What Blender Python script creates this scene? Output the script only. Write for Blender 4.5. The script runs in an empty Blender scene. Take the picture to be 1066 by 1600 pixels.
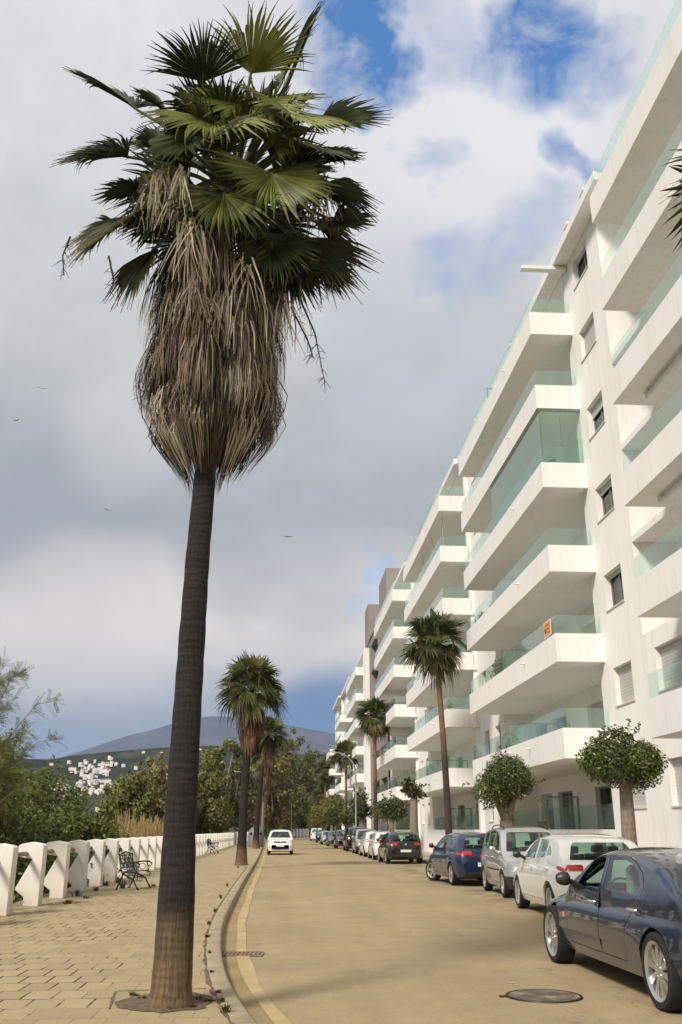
import bpy, bmesh, math, random
import numpy as np
from mathutils import Vector, Matrix
random.seed(7); RNG = np.random.default_rng(7)
PI = math.pi; R = math.radians
scene = bpy.context.scene
COL = scene.collection

# ------------------------------------------------------------------ camera numbers
FPX, CX, CY, HZ, VX, EYE = 1400.0, 533.0, 800.0, 1297.0, 440.0, 1.55
TH = math.atan((HZ - CY) / FPX); YAW = math.atan((CX - VX) / FPX * math.cos(TH))
VF = np.array([math.sin(YAW) * math.cos(TH), math.cos(YAW) * math.cos(TH), math.sin(TH)])
VR = np.array([math.cos(YAW), -math.sin(YAW), 0.0]); VU = np.cross(VR, VF)
def ray(u, v): return VR * (u - CX) / FPX - VU * (v - CY) / FPX + VF
EYEP = np.array([0, 0, EYE])
def gnd(u, v, z=0.0):
    d = ray(u, v); return EYEP + d * ((z - EYE) / d[2])
def aty(u, v, y):
    d = ray(u, v); return EYEP + d * (y / d[1])
def azx(u, y, v=1297):
    d = ray(u, v); return d[0] / d[1] * y

# ------------------------------------------------------------------ object helpers
def tag(o, label=None, cat=None, group=None, kind=None):
    if label: o['label'] = label
    if cat: o['category'] = cat
    if group: o['group'] = group
    if kind: o['kind'] = kind
    return o
def empty(name, loc=(0, 0, 0), rz=0.0, label=None, cat=None, group=None):
    o = bpy.data.objects.new(name, None); COL.objects.link(o)
    o.location = loc; o.rotation_euler = (0, 0, rz); o.empty_display_size = 0.2
    return tag(o, label, cat, group)
def link(name, me, mat=None, parent=None, loc=None, rot=None):
    o = bpy.data.objects.new(name, me); COL.objects.link(o)
    if mat is not None:
        me.materials.clear()
        for m in (mat if isinstance(mat, (list, tuple)) else [mat]): me.materials.append(m)
    if parent: o.parent = parent
    if loc is not None: o.location = loc
    if rot is not None: o.rotation_euler = rot
    return o
def dup(root, loc=None, rz=None, scale=None, label=None, group=None, name=None):
    r = root.copy(); COL.objects.link(r)
    if loc is not None: r.location = loc
    if rz is not None: r.rotation_euler = (r.rotation_euler[0], r.rotation_euler[1], rz)
    if scale is not None: r.scale = (scale,) * 3 if not isinstance(scale, (tuple, list)) else scale
    if label: r['label'] = label
    if group: r['group'] = group
    for ch in list(root.children):
        c = ch.copy(); COL.objects.link(c); c.parent = r
        for g in list(ch.children):
            d = g.copy(); COL.objects.link(d); d.parent = c
    return r

class MB:
    """collects plain geometry and builds ONE mesh"""
    def __init__(s): s.v = []; s.f = []; s.t = []; s.mi = []
    def add(s, vs, fs, tint=0.5, mi=0):
        o = len(s.v); s.v.extend([tuple(p) for p in vs]); s.f.extend([tuple(i + o for i in q) for q in fs])
        s.t.extend([tint] * len(vs)); s.mi.extend([mi] * len(fs)); return s
    def box(s, x0, x1, y0, y1, z0, z1, tint=0.5, mi=0):
        if x0 > x1: x0, x1 = x1, x0
        if y0 > y1: y0, y1 = y1, y0
        v = [(x0,y0,z0),(x1,y0,z0),(x1,y1,z0),(x0,y1,z0),(x0,y0,z1),(x1,y0,z1),(x1,y1,z1),(x0,y1,z1)]
        return s.add(v, [(0,3,2,1),(4,5,6,7),(0,1,5,4),(1,2,6,5),(2,3,7,6),(3,0,4,7)], tint, mi)
    def tube(s, pts, rad, n=8, tint=0.5, cap=True, mi=0):
        pts = [Vector(p) for p in pts]; m = len(pts)
        rads = rad if isinstance(rad, (list, tuple)) else [rad] * m
        vs = []; up = None
        for i, p in enumerate(pts):
            d = (pts[min(i+1, m-1)] - pts[max(i-1, 0)]); d = d.normalized() if d.length > 1e-9 else Vector((0,0,1))
            if up is None:
                a = Vector((0,0,1)) if abs(d.z) < .9 else Vector((1,0,0))
                up = (a - d * a.dot(d)).normalized()
            else:
                up = (up - d * up.dot(d)); up = up.normalized() if up.length > 1e-6 else Vector((1,0,0))
            sd = d.cross(up)
            for k in range(n):
                a = 2 * PI * k / n; vs.append(p + (up * math.cos(a) + sd * math.sin(a)) * rads[i])
        fs = []
        for i in range(m - 1):
            for k in range(n):
                k2 = (k + 1) % n; fs.append((i*n+k, i*n+k2, (i+1)*n+k2, (i+1)*n+k))
        if cap: fs.append(tuple(range(n))[::-1]); fs.append(tuple((m-1)*n+k for k in range(n)))
        return s.add(vs, fs, tint, mi)
    def lathe(s, prof, n=24, axis='z', off=(0,0,0), tint=0.5, closed=False, mi=0):
        vs = []
        for (r, h) in prof:
            for k in range(n):
                a = 2*PI*k/n; c, q = math.cos(a)*r, math.sin(a)*r
                p = (c, q, h) if axis == 'z' else ((h, c, q) if axis == 'x' else (q, h, c))
                vs.append((p[0]+off[0], p[1]+off[1], p[2]+off[2]))
        fs = []; m = len(prof)
        for i in range(m if closed else m - 1):
            j = (i+1) % m
            for k in range(n):
                k2 = (k+1) % n; fs.append((i*n+k, i*n+k2, j*n+k2, j*n+k))
        return s.add(vs, fs, tint, mi)
    def prism(s, poly, a0, a1, axis='y', tint=0.5, mi=0):
        """poly in the plane across axis: axis y -> (x,z), x -> (y,z), z -> (x,y)"""
        def P(p, a): return (p[0], a, p[1]) if axis == 'y' else ((a, p[0], p[1]) if axis == 'x' else (p[0], p[1], a))
        n = len(poly); vs = [P(p, a0) for p in poly] + [P(p, a1) for p in poly]
        fs = [tuple(range(n)), tuple(range(2*n-1, n-1, -1))] + [(i, n+i, n+(i+1) % n, (i+1) % n) for i in range(n)]
        return s.add(vs, fs, tint, mi)
    def mesh(s, name, smooth=None, fixn=True):
        me = bpy.data.meshes.new(name); me.from_pydata(s.v, [], s.f)
        if s.t:
            a = me.attributes.new('tint', 'FLOAT', 'POINT'); a.data.foreach_set('value', np.array(s.t, dtype=np.float32))
        if any(s.mi): me.polygons.foreach_set('material_index', np.array(s.mi, dtype=np.int32))
        if fixn:
            bm = bmesh.new(); bm.from_mesh(me); bmesh.ops.recalc_face_normals(bm, faces=bm.faces); bm.to_mesh(me); bm.free()
        me.update()
        if smooth is not None:
            me.polygons.foreach_set('use_smooth', [True] * len(me.polygons)); me.set_sharp_from_angle(angle=R(smooth))
        return me
    def build(s, name, mat, parent=None, smooth=None, loc=None, rot=None, bevel=None, fixn=True):
        o = link(name, s.mesh(name, smooth, fixn), mat, parent, loc, rot)
        if bevel:
            m = o.modifiers.new('bevel', 'BEVEL'); m.width = bevel; m.segments = 2; m.limit_method = 'ANGLE'; m.angle_limit = R(40)
        return o

def quads_mesh(name, V, tint, smooth=False):
    """V: (n,4,3) array of separate quads"""
    n = len(V); me = bpy.data.meshes.new(name)
    me.vertices.add(4*n); me.vertices.foreach_set('co', np.ascontiguousarray(V, dtype=np.float32).ravel())
    me.loops.add(4*n); me.loops.foreach_set('vertex_index', np.arange(4*n, dtype=np.int32))
    me.polygons.add(n); me.polygons.foreach_set('loop_start', np.arange(0, 4*n, 4, dtype=np.int32))
    a = me.attributes.new('tint', 'FLOAT', 'POINT'); a.data.foreach_set('value', np.repeat(np.asarray(tint, dtype=np.float32), 4))
    me.update(calc_edges=True); me.validate(); return me

# ------------------------------------------------------------------ materials
def newmat(name):
    m = bpy.data.materials.new(name); m.use_nodes = True
    nt = m.node_tree; b = nt.nodes['Principled BSDF']; return m, nt, b
def N(nt, t, **kw):
    n = nt.nodes.new(t)
    for k, v in kw.items():
        if k in n.inputs.keys() if isinstance(k, str) else False: n.inputs[k].default_value = v
        else: setattr(n, k, v)
    return n
def L(nt, a, b): nt.links.new(a, b)
def noise_node(nt, scale, detail=4, rough=.55, coord='Object', sc=None):
    tc = nt.nodes.new('ShaderNodeTexCoord'); n = nt.nodes.new('ShaderNodeTexNoise')
    n.inputs['Scale'].default_value = scale; n.inputs['Detail'].default_value = detail; n.inputs['Roughness'].default_value = rough
    src = tc.outputs[coord]
    if sc:
        mp = nt.nodes.new('ShaderNodeMapping'); mp.inputs['Scale'].default_value = sc; L(nt, src, mp.inputs[0]); src = mp.outputs[0]
    L(nt, src, n.inputs['Vector']); return n
def ramp(nt, src, stops):
    r = nt.nodes.new('ShaderNodeValToRGB'); e = r.color_ramp.elements
    while len(e) < len(stops): e.new(0.5)
    for el, (p, c) in zip(e, stops):
        el.position = p; el.color = (*c, 1) if len(c) == 3 else c
    L(nt, src, r.inputs[0]); return r
def mixc(nt, fac, a, b, mode='MIX'):
    m = nt.nodes.new('ShaderNodeMix'); m.data_type = 'RGBA'; m.blend_type = mode
    for sock, val in ((m.inputs[0], fac), (m.inputs[6], a), (m.inputs[7], b)):
        if isinstance(val, bpy.types.NodeSocket): L(nt, val, sock)
        elif isinstance(val, (int, float)): sock.default_value = val
        else: sock.default_value = (*val, 1)
    return m.outputs[2]
def bump(nt, b, h, strength=.3, dist=.02):
    n = nt.nodes.new('ShaderNodeBump'); n.inputs['Strength'].default_value = strength; n.inputs['Distance'].default_value = dist
    L(nt, h, n.inputs['Height']); L(nt, n.outputs[0], b.inputs['Normal'])
def plain(name, col, rough=.5, metal=0.0, var=.12, scale=3.0, coat=0.0, bmp=0.0, bscale=60, spec=None):
    m, nt, b = newmat(name)
    b.inputs['Roughness'].default_value = rough; b.inputs['Metallic'].default_value = metal
    if coat: b.inputs['Coat Weight'].default_value = coat; b.inputs['Coat Roughness'].default_value = .03
    if spec is not None: b.inputs['Specular IOR Level'].default_value = spec
    if var:
        n = noise_node(nt, scale)
        lo = tuple(c*(1-var) for c in col); hi = tuple(min(1, c*(1+var)) for c in col)
        L(nt, ramp(nt, n.outputs[0], [(.3, lo), (.7, hi)]).outputs[0], b.inputs['Base Color'])
    else: b.inputs['Base Color'].default_value = (*col, 1)
    if bmp:
        n2 = noise_node(nt, bscale); bump(nt, b, n2.outputs[0], bmp, .01)
    return m
def tinted(name, stops, rough=.6, transl=0.0, spec=.3):
    m, nt, b = newmat(name); a = nt.nodes.new('ShaderNodeAttribute'); a.attribute_name = 'tint'
    r = ramp(nt, a.outputs['Fac'], stops); L(nt, r.outputs[0], b.inputs['Base Color'])
    b.inputs['Roughness'].default_value = rough; b.inputs['Specular IOR Level'].default_value = spec
    if transl:
        out = nt.nodes['Material Output']; t = nt.nodes.new('ShaderNodeBsdfTranslucent'); mx = nt.nodes.new('ShaderNodeMixShader')
        mx.inputs[0].default_value = transl; L(nt, r.outputs[0], t.inputs[0]); L(nt, b.outputs[0], mx.inputs[1]); L(nt, t.outputs[0], mx.inputs[2]); L(nt, mx.outputs[0], out.inputs[0])
    return m
def glass(name, tint, refl_col=(1, 1, 1), ior=1.45, rough=.02, film=0.0, film_col=(.3, .45, .4)):
    m, nt, b = newmat(name); nt.nodes.remove(b); out = nt.nodes['Material Output']
    tr = nt.nodes.new('ShaderNodeBsdfTransparent'); tr.inputs[0].default_value = (*tint, 1)
    gl = nt.nodes.new('ShaderNodeBsdfGlossy'); gl.inputs['Roughness'].default_value = rough; gl.inputs[0].default_value = (*refl_col, 1)
    fr = nt.nodes.new('ShaderNodeFresnel'); fr.inputs[0].default_value = ior
    mx = nt.nodes.new('ShaderNodeMixShader'); base = tr.outputs[0]
    if film:
        df = nt.nodes.new('ShaderNodeBsdfDiffuse'); df.inputs[0].default_value = (*film_col, 1)
        m2 = nt.nodes.new('ShaderNodeMixShader'); m2.inputs[0].default_value = film; L(nt, base, m2.inputs[1]); L(nt, df.outputs[0], m2.inputs[2]); base = m2.outputs[0]
    ge = nt.nodes.new('ShaderNodeNewGeometry'); fm = nt.nodes.new('ShaderNodeMath'); fm.operation = 'MULTIPLY'; inv = nt.nodes.new('ShaderNodeMath'); inv.operation = 'SUBTRACT'; inv.inputs[0].default_value = 1.0
    L(nt, ge.outputs['Backfacing'], inv.inputs[1]); L(nt, fr.outputs[0], fm.inputs[0]); L(nt, inv.outputs[0], fm.inputs[1])
    L(nt, fm.outputs[0], mx.inputs[0]); L(nt, base, mx.inputs[1]); L(nt, gl.outputs[0], mx.inputs[2]); L(nt, mx.outputs[0], out.inputs[0])
    return m

M = {}
# white render of the building: faint streaks and mottling
m, nt, b = newmat('white_render'); M['white'] = m
n1 = noise_node(nt, .7, 5); n2 = noise_node(nt, 2.2, 4, coord='Object', sc=(2.5, 2.5, .25))
c = ramp(nt, n1.outputs[0], [(.3, (.79, .775, .745)), (.7, (.845, .835, .81))]).outputs[0]
c = mixc(nt, ramp(nt, n2.outputs[0], [(.50, (0, 0, 0)), (.8, (.45, .45, .45))]).outputs[0], c, (.62, .57, .49))
L(nt, c, b.inputs['Base Color']); b.inputs['Roughness'].default_value = .85
n3 = noise_node(nt, 45, 3); bump(nt, b, n3.outputs[0], .12, .01)
M['ceil'] = plain('soffit_shade_tone', (.50, .455, .325), .9, var=.05, scale=.8)  # white undersides, with shade and warm road bounce mixed into the colour
M['fence'] = None
m, nt, b = newmat('whitewashed_concrete'); M['fence'] = m
n1 = noise_node(nt, 2.0, 6); n2 = noise_node(nt, 9, 5, .7)
c = ramp(nt, n1.outputs[0], [(.3, (.72, .68, .62)), (.65, (.82, .79, .73))]).outputs[0]
tc = nt.nodes.new('ShaderNodeTexCoord'); sp = nt.nodes.new('ShaderNodeSeparateXYZ'); L(nt, tc.outputs['Object'], sp.inputs[0])
mr = nt.nodes.new('ShaderNodeMapRange'); mr.inputs[1].default_value = 0.0; mr.inputs[2].default_value = .35; mr.inputs[3].default_value = .8; mr.inputs[4].default_value = .0
L(nt, sp.outputs[2], mr.inputs[0]); mm = nt.nodes.new('ShaderNodeMath'); mm.operation = 'MULTIPLY'; L(nt, mr.outputs[0], mm.inputs[0]); L(nt, n2.outputs[0], mm.inputs[1])
c = mixc(nt, mm.outputs[0], c, (.38, .29, .19)); L(nt, c, b.inputs['Base Color']); b.inputs['Roughness'].default_value = .9
bump(nt, b, n2.outputs[0], .25, .01)
M['grey'] = plain('grey_render', (.27, .245, .225), .85, var=.08, scale=.6)
M['alu'] = plain('grey_aluminium', (.32, .33, .33), .4, .6, var=.05)
M['whitealu'] = plain('white_metal', (.72, .71, .68), .4, .0, var=.05)
M['shutter'] = None
m, nt, b = newmat('roller_shutter'); M['shutter'] = m
tc = nt.nodes.new('ShaderNodeTexCoord'); w = nt.nodes.new('ShaderNodeTexWave'); w.bands_direction = 'Z'; w.inputs['Scale'].default_value = 3.2; w.wave_profile = 'SAW'
L(nt, tc.outputs['Object'], w.inputs[0])
L(nt, ramp(nt, w.outputs[0], [(0, (.42, .41, .39)), (.85, (.52, .51, .48)), (1, (.25, .24, .23))]).outputs[0], b.inputs['Base Color']); b.inputs['Roughness'].default_value = .55
bump(nt, b, w.outputs[0], .5, .01)
M['dark'] = plain('dark_interior', (.05, .048, .045), .8, var=.2)
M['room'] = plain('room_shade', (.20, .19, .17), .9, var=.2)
M['balglass'] = glass('green_balustrade_glass', (.90, .975, .945), (.96, 1, .98), 1.45, .01, .07, (.60, .78, .71))
M['pane'] = glass('window_pane', (.35, .42, .40), (1, 1, 1), 1.7, .02)
M['carglass'] = glass('car_glass', (.74, .86, .81), (1, 1, 1), 1.5, .01)
M['cargclear'] = glass('lamp_glass', (.85, .85, .85), (1, 1, 1), 1.5, .03)
M['rubber'] = plain('tyre_rubber', (.010, .010, .010), .85, var=.2, scale=20)
M['black'] = plain('black_plastic', (.02, .02, .021), .45, var=.15)
M['rim'] = plain('alloy', (.62, .61, .58), .28, .85, var=.06, scale=8)
M['darkrim'] = plain('dark_alloy', (.2, .2, .2), .35, .8, var=.06, scale=8)
M['chrome'] = plain('chrome', (.75, .75, .75), .12, 1.0, var=0)
M['red'] = plain('red_lamp', (.42, .015, .012), .15, var=.2, coat=.6, scale=12)
M['orange'] = plain('amber_lamp', (.75, .16, .02), .2, var=.1, coat=.5)
M['plate'] = plain('number_plate', (.75, .75, .72), .5, var=.05)
M['seat'] = plain('seat_cloth', (.16, .155, .15), .9, var=.2, scale=10)
M['seatpale'] = plain('pale_leather', (.42, .40, .35), .6, var=.1)
M['iron'] = plain('cast_iron', (.028, .026, .024), .5, .5, var=.3, scale=15)
M['slat'] = plain('weathered_slat', (.13, .12, .10), .7, var=.3, scale=12)
M['rust'] = plain('rail_pipe', (.26, .17, .12), .6, .2, var=.3, scale=9)
M['lamp'] = plain('galvanised_pole', (.42, .43, .43), .45, .5, var=.08)
M['dome'] = plain('container_plastic', (.19, .195, .20), .55, var=.12)
M['soil'] = plain('dry_soil', (.13, .085, .05), .95, var=.45, scale=14, bmp=.8, bscale=40)
M['orangesign'] = plain('orange_board', (.85, .30, .06), .5, var=.05)
M['pot'] = plain('terracotta', (.42, .17, .08), .8, var=.2)
def paint(name, col, metal=.35, rough=.35):
    m, nt, b = newmat(name); n = noise_node(nt, 1.3, 3)
    L(nt, ramp(nt, n.outputs[0], [(.3, tuple(c*.94 for c in col)), (.7, tuple(min(1, c*1.05) for c in col))]).outputs[0], b.inputs['Base Color'])
    b.inputs['Metallic'].default_value = metal; b.inputs['Coat Weight'].default_value = 1.0; b.inputs['Coat Roughness'].default_value = .03
    n2 = noise_node(nt, 3, 3); mr = nt.nodes.new('ShaderNodeMapRange'); mr.inputs[3].default_value = rough*.8; mr.inputs[4].default_value = rough*1.3
    L(nt, n2.outputs[0], mr.inputs[0]); L(nt, mr.outputs[0], b.inputs['Roughness']); return m
# foliage
M['frond'] = tinted('palm_frond', [(0, (.16, .10, .045)), (.12, (.10, .10, .025)), (.3, (.020, .030, .008)), (.7, (.05, .068, .014)), (1, (.22, .24, .055))], .5, .18, .3)
M['frond2'] = tinted('street_palm_frond', [(0, (.22, .14, .06)), (.15, (.15, .13, .035)), (.35, (.04, .055, .013)), (.7, (.085, .105, .022)), (1, (.20, .21, .045))], .5, .2, .3)
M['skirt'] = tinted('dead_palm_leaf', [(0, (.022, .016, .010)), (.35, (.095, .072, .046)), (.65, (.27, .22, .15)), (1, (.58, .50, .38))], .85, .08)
M['skirt2'] = tinted('dead_palm_leaf_brown', [(0, (.05, .03, .016)), (.4, (.17, .10, .05)), (.75, (.27, .17, .09)), (1, (.36, .25, .14))], .85, .08)
M['ficus'] = tinted('ficus_leaf', [(0, (.022, .032, .007)), (.5, (.07, .098, .018)), (1, (.19, .21, .045))], .4, .2, .45)
M['ficusdry'] = tinted('dry_ficus_leaf', [(0, (.05, .035, .015)), (.4, (.06, .06, .02)), (1, (.15, .10, .04))], .5, .2)
M['euca'] = tinted('grey_green_leaf', [(0, (.035, .036, .010)), (.5, (.145, .152, .036)), (1, (.29, .27, .075))], .55, .2)
M['olive'] = tinted('olive_gold_leaf', [(0, (.08, .07, .02)), (.5, (.20, .165, .048)), (1, (.33, .27, .085))], .55, .2)
M['bush'] = tinted('deep_green_leaf', [(0, (.022, .035, .008)), (.5, (.09, .12, .022)), (1, (.23, .25, .045))], .5, .2)
M['feather'] = tinted('feathery_leaf', [(0, (.06, .065, .02)), (.5, (.12, .15, .036)), (1, (.24, .25, .07))], .6, .25)
M['lime'] = tinted('yellow_green_leaf', [(0, (.06, .065, .012)), (.5, (.15, .15, .022)), (1, (.27, .24, .045))], .5, .25)
M['dry'] = tinted('dry_grass', [(0, (.14, .11, .04)), (.5, (.28, .21, .085)), (1, (.40, .31, .15))], .8, .2)
M['weed'] = tinted('weed_leaf', [(0, (.10, .06, .03)), (.5, (.09, .085, .03)), (1, (.10, .13, .035))], .7, .2)
def bark(name, stops, zscale=14, rings=None, vs=(9, 9, 1.2)):
    m, nt, b = newmat(name); n = noise_node(nt, 3.5, 6, .65, 'Object', vs)
    c = ramp(nt, n.outputs[0], stops).outputs[0]; h = n.outputs[0]
    if rings:
        tc = nt.nodes.new('ShaderNodeTexCoord'); w = nt.nodes.new('ShaderNodeTexWave'); w.bands_direction = 'Z'; w.inputs['Scale'].default_value = rings
        w.inputs['Distortion'].default_value = 5; w.inputs['Detail'].default_value = 4; w.inputs['Detail Scale'].default_value = 1.5; L(nt, tc.outputs['Object'], w.inputs[0])
        c = mixc(nt, .16, c, ramp(nt, w.outputs[0], [(.1, (.35, .33, .30)), (.55, (1, 1, 1))]).outputs[0], 'MULTIPLY')
        ad = nt.nodes.new('ShaderNodeMath'); ad.operation = 'MULTIPLY_ADD'; L(nt, w.outputs[0], ad.inputs[0]); ad.inputs[1].default_value = .22; L(nt, h, ad.inputs[2]); h = ad.outputs[0]
    L(nt, c, b.inputs['Base Color']); b.inputs['Roughness'].default_value = .9; bump(nt, b, h, .8, .03); return m, nt, b, c
M['bark'] = bark('grey_bark', [(.3, (.11, .08, .055)), (.7, (.30, .24, .17))])[0]
M['ficusbark'] = bark('ficus_bark', [(.3, (.16, .12, .09)), (.7, (.30, .25, .19))], rings=2.0)[0]
M['palebark'] = bark('pale_bark', [(.3, (.28, .24, .19)), (.7, (.48, .43, .35))])[0]
def palm_bark(name, up, low, zlo, zhi, dark=(.016, .013, .011)):
    m, nt, b, c = bark(name, [(.32, dark), (.68, up)], rings=4.2, vs=(24, 24, 1.1))
    hz = noise_node(nt, 3.0, 5, .7, 'Object', (1.2, 1.2, 16)); c = mixc(nt, .7, c, ramp(nt, hz.outputs[0], [(.36, (.35, .34, .33)), (.62, (1.35, 1.33, 1.3))]).outputs[0], 'MULTIPLY')
    tc = nt.nodes.new('ShaderNodeTexCoord'); sp = nt.nodes.new('ShaderNodeSeparateXYZ'); L(nt, tc.outputs['Object'], sp.inputs[0])
    nz = noise_node(nt, 2.2, 4); ma = nt.nodes.new('ShaderNodeMath'); ma.operation = 'MULTIPLY_ADD'; L(nt, nz.outputs[0], ma.inputs[0]); ma.inputs[1].default_value = (zhi-zlo)*1.2; L(nt, sp.outputs[2], ma.inputs[2])
    mr = nt.nodes.new('ShaderNodeMapRange'); mr.inputs[1].default_value = zlo; mr.inputs[2].default_value = zhi + (zhi-zlo)*.6; L(nt, ma.outputs[0], mr.inputs[0])
    n = noise_node(nt, 3.5, 6, .65, 'Object', (14, 14, .7))
    lowc = ramp(nt, n.outputs[0], [(.34, tuple(x*.35 for x in low)), (.62, low)]).outputs[0]
    L(nt, mixc(nt, mr.outputs[0], lowc, c), b.inputs['Base Color']); return m
M['palmbark'] = palm_bark('old_palm_trunk', (.034, .027, .021), (.44, .29, .15), -.1, .8, (.006, .005, .0045))
M['palmred'] = palm_bark('red_brown_palm_trunk', (.30, .155, .075), (.075, .05, .035), 5.0, 5.9, (.16, .085, .04))
# ------------------------------------------------------------------ cars
def boolean(a, b, op):
    oa = bpy.data.objects.new('tmp', a); ob = bpy.data.objects.new('tmp', b)
    COL.objects.link(oa); COL.objects.link(ob); ob.hide_render = True
    m = oa.modifiers.new('b', 'BOOLEAN'); m.operation = op; m.object = ob; m.solver = 'MANIFOLD'
    dg = bpy.context.evaluated_depsgraph_get(); dg.update()
    me = bpy.data.meshes.new_from_object(oa.evaluated_get(dg))
    bpy.data.objects.remove(oa); bpy.data.objects.remove(ob); return me
def interp(xs, ys, x):
    """monotone-ish cubic through the stations"""
    xs = np.asarray(xs, float); ys = np.asarray(ys, float); x = np.asarray(x, float)
    d = np.diff(ys) / np.diff(xs); mm = np.zeros_like(ys); mm[0], mm[-1] = d[0], d[-1]
    for i in range(1, len(xs)-1): mm[i] = 0 if d[i-1]*d[i] <= 0 else 2*d[i-1]*d[i]/(d[i-1]+d[i])
    i = np.clip(np.searchsorted(xs, x) - 1, 0, len(d)-1); h = xs[i+1]-xs[i]; t = (x-xs[i])/h
    return (2*t**3-3*t**2+1)*ys[i] + (t**3-2*t**2+t)*h*mm[i] + (-2*t**3+3*t**2)*ys[i+1] + (t**3-t**2)*h*mm[i+1]
def loft(rings):
    """rings: list of half sections [(x>=0,z)...] from bottom centre to top centre + y -> closed mesh"""
    vs, fs = [], []; n = None
    for y, half in rings:
        full = [(x, z) for x, z in half] + [(-x, z) for x, z in half[-2:0:-1]]
        n = len(full); vs += [(x, y, z) for x, z in full]
    m = len(rings)
    for i in range(m-1):
        for k in range(n):
            k2 = (k+1) % n; fs.append((i*n+k, i*n+k2, (i+1)*n+k2, (i+1)*n+k))
    fs.append(tuple(range(n))[::-1]); fs.append(tuple((m-1)*n+k for k in range(n)))
    me = bpy.data.meshes.new('loft'); me.from_pydata(vs, [], fs)
    bm = bmesh.new(); bm.from_mesh(me); bmesh.ops.recalc_face_normals(bm, faces=bm.faces); bm.to_mesh(me); bm.free(); return me
def prism_mesh(poly, a0, a1, axis):
    return MB().prism(poly, a0, a1, axis).mesh('prism')

class Car:
    def __init__(s, spec, **kw):
        s.__dict__.update(spec); s.__dict__.update(kw); s.hl = s.L / 2
        s.yf = s.hl - s.fo; s.yr = s.yf - s.wb
    def lower(s, off=0.0):
        S = np.array(s.low); xs = S[:, 0]
        ss = np.unique(np.concatenate([np.linspace(0, .3, 7), np.linspace(.3, s.L-.35, 34), np.linspace(s.L-.35, s.L, 8)]))
        zt, w, zl = interp(xs, S[:, 1], ss), interp(xs, S[:, 2], ss), interp(xs, S[:, 3], ss)
        rings = []
        for q, a, b, c in zip(ss, zt, w, zl):
            a += off; b += off; c -= off*.5
            zs = a - s.shoulder; mid = c + (zs - c) * .5; d = s.L
            fl = 0.0
            for wy in (s.hl - s.yf, s.hl - s.yr): fl = max(fl, math.exp(-((q - wy)/.42)**2) * s.flare)
            half = [(0, c), (b*.8, c), (b*.93, c+.03), (b*.972+fl*.5, c+.14), (b*.992+fl, c+.28), (b+fl*.8, mid), (b*1.0, mid + (zs-mid)*.45), (b*.985, zs-.03), (b*.965, zs+.02), (b*.93, zs+s.shoulder*.45), (b*.86, zs+s.shoulder*.72), (b*.72, a-.012), (b*.4, a-.002), (0, a)]
            rings.append((s.hl - q + (off if q < .01 else (-off if q > s.L-.01 else 0)), half))
        return loft(rings)
    def gh(s, off=0.0, base=None, crop=0.0):
        G = np.array(s.roof); s0, s1 = G[0, 0] + crop, G[-1, 0] - crop
        ss = np.linspace(s0, s1, 44); zr = interp(G[:, 0], G[:, 1], ss) + off
        S = np.array(s.low); w = interp(S[:, 0], S[:, 2], ss); zb = s.belt; b0 = base if base is not None else zb - .25
        rings = []
        for q, z, ww in zip(ss, zr, w):
            z = max(z, b0 + .1)
            h = max(z - zb, 0.0); wb_ = ww*.955 + off
            if crop: pass
            tl = s.tumble
            def hw(zz): return wb_ - tl * max(zz - zb, 0) - .06 * max(zz-zb, 0)**2
            top = max(z - .0, b0 + .08); r = min(.10, max(h*.5, .03))
            wt = hw(top)
            z1 = max(top - r, b0 + .04); 
            half = [(0, b0), (wb_*.9, b0), (wb_, b0+.02), (hw(b0 + (z1-b0)*.5), b0 + (z1-b0)*.5), (hw(z1), z1), (hw(z1) - r*.12, z1 + r*.42), (wt - r*.35, z1 + r*.75), (wt - r*.95, top - r*.08), (wt*.55, top + .018), (0, top + .028)]
            rings.append((s.hl - q, half))
        return loft(rings)
    def Y(s, poly): return [(s.hl - a, z) for a, z in poly]

def seat_mesh(mb, x, y, z0):
    mb.box(x-.25, x+.25, y-.25, y+.28, z0-.1, z0+.10); 
    mb.prism([(y-.38, z0+.62), (y-.26, z0+.62), (y-.12, z0+.08), (y-.26, z0+.05)], x-.24, x+.24, 'x')
    mb.prism([(y-.40, z0+.76), (y-.32, z0+.77), (y-.29, z0+.64), (y-.37, z0+.63)], x-.13, x+.13, 'x')

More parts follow.
